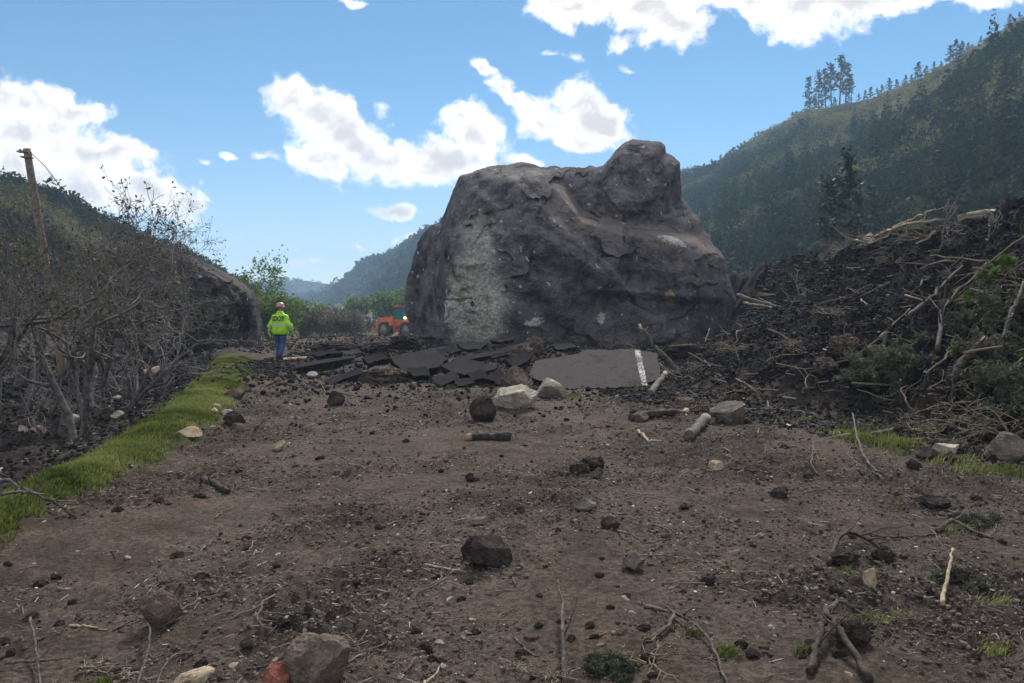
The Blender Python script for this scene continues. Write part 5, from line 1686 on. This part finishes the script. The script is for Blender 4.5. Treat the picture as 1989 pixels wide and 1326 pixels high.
limb([(1445, 588, 28.4), (1500, 596, 27.6)], .07, .05, 'palewood', 'paler split log just below the jutting grey trunk', 'log', 'log', None, 10, .02, 0, True, 9, False)
limb([(1582, 594, 25), (1590, 572, 24.9)], .03, .012, 'palewood', 'left one of two pale splinters standing on the bank', 'splinter', 'stick', None, 11, .003, 0, False, 6, False, 6)
limb([(1592, 590, 25), (1600, 570, 24.9)], .03, .012, 'palewood', 'right one of two pale splinters standing on the bank', 'splinter', 'stick', None, 12, .003, 0, False, 6, False, 6)
limb([(395, 935), (425, 948), (446, 956)], .055, .04, 'brownwood', 'crumbly brown log chunk on the dirt right of the grass', 'log', 'log', None, 13, .012, 1, False, 10)
limb([(1610, 1100), (1630, 1062), (1665, 1052), (1705, 1068), (1740, 1085)], .026, .014, 'brownwood', 'curved arching root in the right foreground', 'root', 'root', [0, .04, .08, .03, 0], 14, .004, 3)
limb([(1820, 1034), (1850, 1026), (1890, 1040), (1930, 1052)], .026, .012, 'greywood', 'long pale wavy branch on the dirt near the right edge', 'branch', 'branch', [0, .04, .02, 0], 15, .004, 2)
limb([(1690, 1042), (1740, 1046), (1820, 1040)], .018, .01, 'brownwood', 'thin dark branch leading to the long pale wavy branch', 'branch', 'branch', None, 16, .006, 2)
limb([(1830, 1185), (1838, 1150), (1850, 1098)], .02, .010, 'palewood', 'pale forked stick standing at the right like a bone', 'stick', 'stick', [0, .05, .08], 17, .003, 1)
limb([(1690, 1330), (1640, 1275), (1600, 1230), (1608, 1215)], .026, .022, 'brownwood', 'thick root running to the bottom edge from the uprooted stump', 'root', 'root', [0, .06, .1, .08], 18, .006, 2)
limb([(1572, 1312), (1592, 1262), (1606, 1222)], .026, .022, 'brownwood', 'thick left root of the uprooted stump at lower right', 'root', 'root', [0, .05, .1], 19, .006, 1)
limb([(1606, 1222), (1630, 1204), (1690, 1198)], .024, .01, 'greywood', 'arching upper root of the uprooted stump at lower right', 'root', 'root', [.08, .08, 0], 20, .004, 2)
stone(1650, 1262, 70, 44, M['clod'], 'earthy core of the uprooted stump at lower right', 211, 7, 'stump', 'stump', 4, .55, .2)
limb([(1252, 1178), (1300, 1192), (1360, 1228), (1400, 1290), (1410, 1335)], .015, .009, 'greywood', 'long grey branch curving down to the bottom edge right of centre', 'branch', 'branch', [0, .03, .04, .02, 0], 21, .005, 5)
limb([(1256, 1248), (1290, 1235), (1312, 1205), (1300, 1190)], .018, .012, 'greywood', 'bent grey twig joining the long curving branch', 'branch', 'branch', [0, .02, .03, .03], 22, .004, 1)
limb([(1098, 1330), (1094, 1260), (1090, 1200), (1084, 1160)], .018, .007, 'greywood', 'upright thin branch at the bottom centre right', 'branch', 'branch', [0, .06, .1, .1], 23, .004, 4)
limb([(1000, 1235), (1030, 1262), (1062, 1282)], .010, .006, 'greywood', 'thin bent twig left of the upright thin branch', 'twig', 'twig', None, 24, .004, 1)
limb([(818, 1330), (845, 1300), (858, 1282)], .011, .006, 'palewood', 'pale crooked stick at the bottom centre', 'stick', 'stick', None, 25, .004, 0)
limb([(265, 1330), (290, 1275), (292, 1240), (262, 1200)], .010, .006, 'greywood', 'grey twig arching beside the muddy round rock', 'twig', 'twig', [0, .05, .07, .03], 26, .003, 2)
limb([(300, 1330), (335, 1272), (372, 1262)], .010, .006, 'greywood', 'forked grey twig at the bottom left of centre', 'twig', 'twig', [0, .02, 0], 27, .003, 1)
limb([(60, 1232), (72, 1290), (80, 1335)], .011, .007, 'greywood', 'thin upright twig at the bottom left corner', 'twig', 'twig', [.08, .05, 0], 28, .003, 3)
limb([(10, 1300), (70, 1296), (140, 1284)], .012, .006, 'greywood', 'horizontal pale twig crossing the bottom left corner', 'twig', 'twig', [.02, .03, .02], 29, .004, 2)
limb([(135, 1218), (170, 1222), (205, 1220)], .010, .006, 'palewood', 'pale bent twig left of the muddy round rock', 'twig', 'twig', None, 30, .003, 1)
limb([(218, 1222), (250, 1205), (285, 1195)], .010, .008, 'greywood', 'twig pointing under the muddy round rock', 'twig', 'twig', None, 31, .003, 0)
limb([(825, 1100), (880, 1103), (912, 1102)], .012, .005, 'palewood', 'straight pale stick left of the black rock', 'stick', 'stick', None, 32, .003, 0)
limb([(0, 962), (40, 968), (88, 985)], .022, .012, 'bark', 'dark bare bough lying on the grass at the left edge', 'branch', 'branch', [.12, .12, .05], 33, .008, 5)
limb([(0, 990), (45, 985), (85, 978)], .018, .012, 'bark', 'lower dark bough lying on the grass at the left edge', 'branch', 'branch', [.1, .1, .06], 34, .008, 3)
limb([(88, 985), (120, 1000), (148, 1012)], .022, .01, 'brownwood', 'brown bough end on the dirt below the grass', 'branch', 'branch', [.06, .04, 0], 35, .006, 4)
limb([(1065, 1010), (1080, 985), (1120, 982), (1160, 975)], .012, .006, 'greywood', 'looping twig left of the low grey stone', 'twig', 'twig', [0, .02, .03, 0], 36, .003, 3)
limb([(1200, 1030), (1232, 1052), (1250, 1068), (1300, 1050)], .014, .006, 'greywood', 'forked twig running from the black wedge rock', 'twig', 'twig', [0, .05, .05, .02], 37, .004, 5)
limb([(1760, 1270), (1730, 1230), (1700, 1190), (1668, 1145)], .010, .004, 'greywood', 'long thin straight twig pointing at the stone post', 'twig', 'twig', None, 38, .004, 2)
limb([(1655, 858), (1672, 890), (1690, 915), (1715, 930)], .012, .018, 'bark', 'dark stem of the dead bough standing before the right grass', 'branch', 'branch', [.35, .15, .06, 0], 39, .006, 4)
limb([(1630, 880), (1650, 905), (1680, 920), (1720, 938)], .008, .014, 'greywood', 'pale lower stem of the dead bough before the right grass', 'branch', 'branch', [.25, .1, .05, 0], 40, .006, 6)
limb([(1580, 880), (1575, 915), (1600, 930)], .012, .009, 'greywood', 'hooked pale twig left of the dead bough', 'twig', 'twig', [.12, .06, 0], 41, .004, 2)
limb([(1395, 912), (1440, 922), (1490, 917)], .018, .012, 'brownwood', 'dark winding root beside the tan wedge stone', 'root', 'root', None, 42, .012, 2)
limb([(1440, 797), (1520, 803), (1600, 808)], .045, .03, 'greywood', 'long grey pole lying along the foot of the slide bank', 'log', 'log', None, 43, .02, 1)
limb([(1700, 853), (1745, 838), (1790, 842)], .07, .05, 'brownwood', 'dark split log above the right grass strip', 'log', 'log', None, 44, .02, 1, True)
limb([(1775, 855), (1820, 862), (1880, 868)], .05, .04, 'greywood', 'grey log half hidden behind the right grass strip', 'log', 'log', None, 45, .02, 1, True)
limb([(1842, 785), (1880, 745), (1912, 715)], .09, .05, 'brownwood', 'dark thick trunk leaning up the bank at the right', 'log', 'log', [.25, .35, .45], 46, .02, 3, True)
limb([(1762, 640), (1800, 622), (1830, 592), (1872, 555)], .075, .035, 'brownwood', 'curved grey trunk rising above the green fir bough', 'log', 'log', [.15, .3, .35, .3], 47, .02, 4)
limb([(1820, 715), (1832, 668), (1868, 605), (1915, 545)], .06, .03, 'brownwood', 'long slender trunk leaning up the bank right of the fir bough', 'log', 'log', [.15, .4, .45, .3], 48, .02, 5)
limb([(1760, 600), (1785, 580), (1800, 566)], .045, .03, 'brownwood', 'short grey trunk left of the curved grey trunk', 'log', 'log', [.1, .25, .2], 49, .02, 2)
limb([(1800, 750), (1830, 722), (1862, 695)], .035, .02, 'brownwood', 'thin brown pole leaning below the slender trunk', 'branch', 'branch', [.1, .2, .25], 50, .02, 4)
limb([(1945, 700), (1965, 655), (1989, 610)], .06, .04, 'brownwood', 'grey trunk leaning at the right edge above the fir boughs', 'log', 'log', [.2, .35, .4], 51, .02, 5)
limb([(1700, 450), (1760, 440), (1830, 424)], .08, .05, 'palewood', 'long orange brown splintered trunk on the bank crest', 'log', 'log', [.15, .2, .25], 52, .02, 3)
limb([(1735, 446), (1785, 432), (1815, 412)], .06, .03, 'palewood', 'pale splintered limb crossing the orange brown trunk', 'log', 'log', [.2, .3, .5], 53, .02, 2)
limb([(1660, 476), (1690, 488), (1730, 470)], .05, .03, 'palewood', 'pale bent wood piece by the white pyramid rock', 'branch', 'branch', [.15, .15, .2], 54, .03, 5)
limb([(1715, 505), (1740, 490), (1765, 470)], .045, .03, 'greywood', 'grey broken limb below the splintered trunk', 'branch', 'branch', [.15, .2, .2], 55, .02, 4)
limb([(1780, 490), (1800, 480), (1815, 472)], .035, .03, 'palewood', 'small pale log end on the upper bank', 'log', 'log', [.15, .2, .2], 56, .01, 0)
limb([(1720, 690), (1712, 715), (1708, 735)], .05, .045, 'greywood', 'short stub of trunk at the left of the fir bough', 'log', 'log', [.3, .15, .05], 57, .01, 1, True)
q = G(372, 1322)
V, F = rock_vf(231, (.20, .11, .06), 3, 10, .1, .45)
o = obj('wood_chunk', mesh_np('wood_chunk', V, F), M['palewood'], None, (q[0], q[1], q[2] + .025)); o.rotation_euler = (.2, -.25, .35)
tag(o, 'yellow split chunk of fresh wood at the bottom left edge', 'wood chunk')

# twig tangles and torn boughs of the slide
def tangle(px, py, size, seed, label, m='greywood', n=26, lift=.1, name='twig_tangle', cat='twigs', needles=0, group=None, nmat='fir', d=None, squash=.6, rr=.013):
    rng = np.random.default_rng(seed)
    q = G(px, py)
    r = empty(name, tuple(q)); tag(r, label, cat, group)
    S = []; tips = []
    for k in range(n):
        a = rng.uniform(0, 2 * math.pi)
        dd = np.array([math.cos(a), math.sin(a) * .7, rng.uniform(.1, 1.0)]); dd /= np.linalg.norm(dd)
        grow(rng, rng.normal(0, size * .05, 3) * np.array([1, 1, .3]) + np.array([0, 0, lift * .3]), dd, size * rng.uniform(.3, .6), rr * rng.uniform(.6, 1.4), 2, S, tips, .3, -.05, (2, 4), 5, .6, .004, .7)
    S = np.array(S); S[:, [2, 5]] *= squash
    tips = np.array(tips); tips[:, 2] *= squash
    V, F = seg_mesh(S, 4)
    obj('branches', mesh_np('branches', V, F, {'tint': np.repeat(rng.uniform(0, .8, len(S)), 8)}, True), M[m], r)
    if needles:
        mid = np.concatenate([(S[:, :3] + S[:, 3:6]) / 2, S[:, 3:6]])
        C = np.repeat(mid, needles, 0); C = C + rng.normal(0, .03 * size, C.shape)
        V, F = quad_cloud(C, (.028 + .02 * size) * rng.uniform(.6, 1.3, len(C)), rng, .22)
        obj('needles', mesh_np('needles', V, F, {'tint': np.repeat(np.clip(rng.normal(.5, .25, len(C)), 0, 1), 4)}), M[nmat], r)
    return r


tangle(1745, 745, .95, 1, 'dense dark green fir bough torn off on the slide bank', 'bark', 34, .3, 'fir_bough', 'fir bough', 3, None, 'fir', None, .9)
tangle(1965, 790, .8, 2, 'large fir bough cut by the right edge of the picture', 'greywood', 30, .3, 'fir_bough', 'fir bough', 3, None, 'fir', None, .9)
tangle(1925, 700, .6, 3, 'drab olive fir bough beneath the slender leaning trunk', 'greywood', 22, .3, 'fir_bough', 'fir bough', 2, None, 'fir', None, .8)
tangle(1955, 620, .75, 4, 'drab green boughs high on the bank at the right edge', 'greywood', 20, .3, 'fir_bough', 'fir bough', 2, None, 'fir', None, .8)
tangle(1880, 640, .6, 5, 'thin green boughs between two leaning trunks', 'greywood', 18, .2, 'fir_bough', 'fir bough', 2, None, 'fir', None, .7)
tangle(1940, 545, .55, 6, 'bright yellow green leafy sprig at the top right of the bank', 'bark', 10, .2, 'leafy_sprig', 'sprig', 4, None, 'leaf', None, .9)
tangle(1885, 590, .45, 7, 'bright green sprig on the slender leaning trunk', 'bark', 9, .3, 'leafy_sprig', 'sprig', 4, None, 'leaf', None, .9)
tangle(1880, 695, .35, 8, 'small green sprig above the dark thick trunk', 'bark', 8, .2, 'leafy_sprig', 'sprig', 4, None, 'leaf', None, .9)
tangle(1865, 1130, .22, 9, 'flattened greenish twig bundle behind the bone like stick', 'greywood', 12, .02, 'fir_bough', 'fir bough', 2, None, 'fir', None, .35, .006)
tangle(1905, 1020, .22, 10, 'small torn green bough on the dirt near the right edge', 'greywood', 10, .02, 'fir_bough', 'fir bough', 2, None, 'fir', None, .4, .006)
tangle(1180, 1300, .16, 11, 'dark twiggy bough at the bottom edge under the curving branch', 'bark', 16, .02, 'fir_bough', 'fir bough', 2, None, 'fir', None, .4, .006)
TG = [(1800, 850, .8, 'pale root tangle above the right grass strip'), (1900, 850, 1.1, 'wide grey twig tangle behind the big grey rock'), (1960, 850, .9, 'grey twig tangle at the right edge above the big grey rock'),
      (1850, 800, .8, 'grey twigs at the foot of the dark thick trunk'), (1700, 470, 1.0, 'splintered wood around the white pyramid rock'), (1800, 455, 1.1, 'pale broken wood under the long splintered trunk'),
      (1740, 520, .9, 'grey twigs hanging below the splintered wood'), (1245, 760, .8, 'root tangle at the right end of the largest slab'), (1330, 735, .9, 'twigs around the base of the long slanting limb'),
      (1420, 690, 1.0, 'dark twigs heaped at the right foot of the boulder'), (1500, 570, 1.0, 'broken wood above the jutting grey trunk'), (1610, 620, .8, 'twigs around the pair of standing splinters'),
      (1450, 770, .8, 'twigs behind the wide flat grey rock'), (1540, 950, .35, 'twiggy end of the dead bough on the dirt'), (1560, 700, 1.0, 'dark twigs in the middle of the slide bank'),
      (1340, 800, .6, 'dry twigs lying over the dark half buried log'), (1990, 560, 1.1, 'grey twigs at the upper right edge of the bank'), (1640, 440, 1.2, 'pale broken limbs on the crest below the ragged conifers'),
      (1260, 1290, .45, 'dense dry twigs at the bottom right of centre'), (1060, 1310, .3, 'dry twigs around the upright thin branch'), (1430, 1110, .3, 'dry twigs scattered right of the rounded grey stone'),
      (90, 800, .7, 'dry twigs under the shrub at the far left'), (210, 1310, .3, 'dry twigs at the bottom left'), (1270, 1075, .3, 'dry twig spray over the rounded grey stone')]
for k, (px, py, sz, lb) in enumerate(TG):
    tangle(px, py, sz, 40 + k, lb, 'greywood' if k % 3 else 'brownwood', 14 if sz > .5 else 8, .1 if sz > .5 else .01, 'twig_tangle', 'twigs', 0, 'twig tangles', 'fir', None, .6 if sz > .5 else .3, .014 if sz > .5 else .005)

# ------------------------------------------------------------------ small countable repeats: sticks, clods, pale stones
def repeats(name, protos, m, n, smin, smax, seed, label, cat, group, region, sink, tip=.12):
    rng = np.random.default_rng(seed); first = {}
    for k in range(n):
        px, py = region(rng)
        q = G(px, py); i = k % len(protos)
        if i not in first:
            o = obj(name, protos[i], m); first[i] = o
        else:
            o = first[i].copy(); col.objects.link(o)
        s = rng.uniform(smin, smax) * (.7 + .5 * min(q[1], 16) / 8)
        o.location = (q[0], q[1], q[2] - sink * s); o.rotation_euler = (rng.normal(0, tip), rng.normal(0, tip), rng.uniform(0, 6.28)); o.scale = (s, s, s)
        tag(o, label, cat, group)


def road_px(rng):
    while True:
        px, py = rng.uniform(-60, 2050), 770 + 560 * rng.uniform() ** .8
        if px > 420 - (py - 770) * 1.45: return px, py


def bank_px(rng):
    while True:
        px, py = rng.uniform(1290, 1989), rng.uniform(440, 860)
        if py > 545 - (px - 1420) * .30 and py < 750 + (px - 1290) * .16 and (px > 1455 or py > 660): return px, py


def stick_mesh(seed, bend, fork):
    rng = np.random.default_rng(seed); n = 8
    p = np.zeros((n, 3)); p[:, 0] = np.linspace(-.5, .5, n); p[:, 1] = bend * np.sin(np.linspace(0, 3, n)) + rng.normal(0, .02, n); p[:, 2] = .03 + rng.normal(0, .008, n)
    mb = MB(); mb.tube(p, np.linspace(.018, .008, n), 6, 0, .15, seed)
    if fork: mb.tube([p[4], p[4] + [.2, .16, .02], p[4] + [.34, .3, .03]], [.011, .008, .004], 5)
    return mesh_np('stick', np.concatenate(mb.V), np.concatenate(mb.F), {'tint': np.full(mb.n, .35)}, True)


repeats('stick', [stick_mesh(k, b, f) for k, (b, f) in enumerate(((.05, 0), (.18, 0), (.1, 1), (-.25, 1), (.02, 0)))], M['greywood'], 110, .12, .38, 5, 'thin grey broken stick lying loose on the churned dirt', 'stick', 'loose sticks on the dirt', road_px, .0)
repeats('branch', [stick_mesh(20 + k, b, f) for k, (b, f) in enumerate(((.05, 1), (.18, 0), (.1, 1), (-.25, 1), (.02, 0)))], M['brownwood'], 80, .3, .9, 6, 'bare broken branch half buried in the dark slide bank', 'branch', 'broken branches in the slide bank', bank_px, -.1, .45)


def lump(seed, size, planes, rough, lo, sub=3):
    V, F = rock_vf(seed, size, sub, planes, rough, lo, 2.6)
    return mesh_np('lump', V, F)


repeats('dirt_clod', [lump(300 + k, (1, .8, .62), 6, .25, .6) for k in range(5)], M['clod'], 130, .035, .10, 7, 'dark crumbly soil clod lying loose on the churned dirt', 'clod', 'loose clods on the dirt', road_px, .0)
repeats('stone', [lump(320 + k, (1, .7, .4), 11, .06, .42) for k in range(5)], M['st_pale'], 90, .025, .07, 8, 'small pale stone lying loose on the churned dirt', 'stone', 'loose pale stones on the dirt', road_px, .0)
repeats('stone', [lump(340 + k, (1, .8, .5), 10, .06, .45) for k in range(5)], M['st_brown'], 70, .04, .10, 9, 'small brown stone lying loose on the churned dirt', 'stone', 'loose brown stones on the dirt', road_px, .0)


# ------------------------------------------------------------------ what nobody could count: crumbs, gravel, wood litter
def scatter(name, n, m, seed, s0, s1, shape, label, region, attr=True, sink=.25, base=None):
    rng = np.random.default_rng(seed)
    xy = region(rng, n); n = len(xy)
    z, soil, _ = Hfull(xy[:, 0], xy[:, 1])
    s = s0 * (s1 / s0) ** (rng.uniform(0, 1, n) ** 2.2) * (.55 + .075 * np.clip(xy[:, 1], 3, 22))
    V0, F0 = base
    nv = len(V0)
    a = rng.uniform(0, 2 * math.pi, n); ca, sa = np.cos(a), np.sin(a)
    X = V0[None] * (np.array(shape)[None, None] * rng.uniform(.6, 1.3, (n, 1, 3))) * (1 + rng.normal(0, .16, (n, nv, 1)))
    tl = rng.normal(0, .25, n)
    Xz = X[:, :, 2] + X[:, :, 0] * tl[:, None]
    V = np.stack([X[:, :, 0] * ca[:, None] - X[:, :, 1] * sa[:, None], X[:, :, 0] * sa[:, None] + X[:, :, 1] * ca[:, None], Xz], 2) * s[:, None, None]
    V += np.stack([xy[:, 0], xy[:, 1], z + s * shape[2] * (1 - 2 * sink)], 1)[:, None]
    F = (F0[None] + (np.arange(n) * nv)[:, None, None]).reshape(-1, F0.shape[1])
    o = obj(name, mesh_np(name, V.reshape(-1, 3), F, {'tint': np.repeat(rng.uniform(0, 1, n), nv)}), m)
    tag(o, label, 'ground litter', kind='stuff')


def on_road(rng, n):
    y = 2.6 * (24 / 2.6) ** rng.uniform(0, 1, n * 2)
    x = rng.uniform(-.78, .8, n * 2) * (y + .5)
    xb = np.interp(y, *XB); gx = np.interp(y, *GX); gw = np.interp(y, *GW)
    k = (x < xb + .4) & (x > gx + gw * rng.uniform(-1, 1.0, n * 2))
    pt = fbm2(x * .8, y * .8, 4, .6, 41)
    k &= rng.uniform(-.8, .75, n * 2) < pt * 1.2
    return np.stack([x, y], 1)[k][:n]


def on_bank(rng, n):
    y = rng.uniform(6, 34, n * 3); xb = np.interp(y, *XB)
    x = xb + rng.uniform(-.2, 1, n * 3) ** 1.0 * (12.5 - xb)
    heap = rng.uniform(size=n * 3) < .25
    x = np.where(heap, rng.uniform(-8, 9, n * 3), x); y = np.where(heap, 23 + rng.normal(0, 4.5, n * 3), y); farb = rng.uniform(size=n * 3) < .1; x = np.where(farb, rng.uniform(-18, -3, n * 3), x); y = np.where(farb, rng.uniform(28, 55, n * 3), y)
    k = (np.abs(x / y) < .72)
    return np.stack([x, y], 1)[k][:n]


def on_left(rng, n):
    y = rng.uniform(6.5, 32, n * 3); gx = np.interp(y, *GX); gw = np.interp(y, *GW)
    x = gx - gw * .8 - rng.uniform(0, 1, n * 3) ** 1.5 * 9
    k = np.abs(x / y) < .72
    return np.stack([x, y], 1)[k][:n]


def tint_stone(name, ca, cb, cc):
    return mat(name, lambda t, bs, geo, oc: t.mix(t.step(t.attr('tint'), .7, .95), t.mix(t.attr('tint'), ca, cb), cc), .95, .15)


M['crumb'] = tint_stone('soil_crumbs', (.045, .036, .032), (.125, .1, .086), (.19, .155, .13))
M['gravel'] = tint_stone('mixed_gravel', (.1, .085, .075), (.22, .19, .165), (.5, .46, .41))
M['litter'] = tint_stone('wood_litter', (.08, .063, .052), (.26, .22, .18), (.5, .45, .37))
M['darklitter'] = tint_stone('dark_wood_litter', (.03, .025, .022), (.1, .082, .07), (.3, .26, .21))
M['darkcrumb'] = tint_stone('black_soil_lumps', (.007, .0065, .0075), (.024, .0205, .021), (.05, .043, .041))
STICK0 = (np.array([[-1, -1, -1], [-1, 1, -1], [-1, 0, 1], [1, -1, -1], [1, 1, -1], [1, 0, 1.0]]), np.array([[0, 1, 4], [0, 4, 3], [1, 2, 5], [1, 5, 4], [2, 0, 3], [2, 3, 5], [0, 2, 1], [3, 4, 5]]))
scatter('soil_crumbs', 90000, M['crumb'], 11, .003, .02, (1, .85, .7), 'dark crumbs of soil covering the churned dirt', on_road, base=ICO[1])
scatter('gravel', 13000, M['gravel'], 12, .003, .016, (1, .8, .5), 'pale gravel grains strewn over the churned dirt', on_road, base=ICO[1])
scatter('wood_litter', 34000, M['litter'], 13, .008, .062, (1, .045, .04), 'bits of bark and twig strewn over the churned dirt', on_road, base=STICK0, sink=0)
scatter('bank_lumps', 90000, M['darkcrumb'], 14, .007, .04, (1, .85, .75), 'black soil lumps covering the slide bank and rubble', on_bank, base=ICO[1])
scatter('bank_litter', 9000, M['darklitter'], 15, .03, .2, (1, .04, .04), 'broken twigs littering the slide bank and rubble', on_bank, base=STICK0, sink=-.4)
scatter('bank_gravel', 1800, M['gravel'], 16, .008, .04, (1, .8, .5), 'pale stones littering the slide bank and rubble', on_bank, base=ICO[1])
scatter('verge_lumps', 14000, M['darkcrumb'], 17, .01, .05, (1, .85, .7), 'dark soil lumps under the left shrubs', on_left, base=ICO[1])
scatter('verge_litter', 6000, M['darklitter'], 18, .02, .14, (1, .035, .035), 'dry twigs littering the ground under the left shrubs', on_left, base=STICK0, sink=-.4)
scatter('verge_gravel', 1100, M['gravel'], 19, .008, .035, (1, .8, .5), 'pale stones under the left shrubs', on_left, base=ICO[1])

# ------------------------------------------------------------------ the air of the valley
def haze_fn():
    m = bpy.data.materials.new('valley_haze')
    m.use_nodes = True
    t = NT(m.node_tree)
    v = t.n('ShaderNodeVolumePrincipled')
    v.inputs['Color'].default_value = (0.5, 0.74, 1.0, 1)
    v.inputs['Density'].default_value = HAZE_DENSITY
    v.inputs['Anisotropy'].default_value = 0.0
    o = t.n('ShaderNodeOutputMaterial')
    t.l(v.outputs[0], o.inputs['Volume'])
    return m


HAZE_DENSITY = 0.0008
bpy.context.view_layer.update()
lo, hi = np.full(3, 1e9), np.full(3, -1e9)
for o in sc.objects:
    if o.type == 'MESH':
        for c in o.bound_box:
            p = np.array(o.matrix_world @ Vector(c)); lo = np.minimum(lo, p); hi = np.maximum(hi, p)
lo -= np.array([30, 30, 1.0]); hi += np.array([30, 30, 2.0])
hb = MB().box((lo + hi) / 2, hi - lo).build('haze', haze_fn())
tag(hb, 'thin blue haze filling the valley', 'haze', kind='stuff')
print('HAZE BOX', lo, hi)
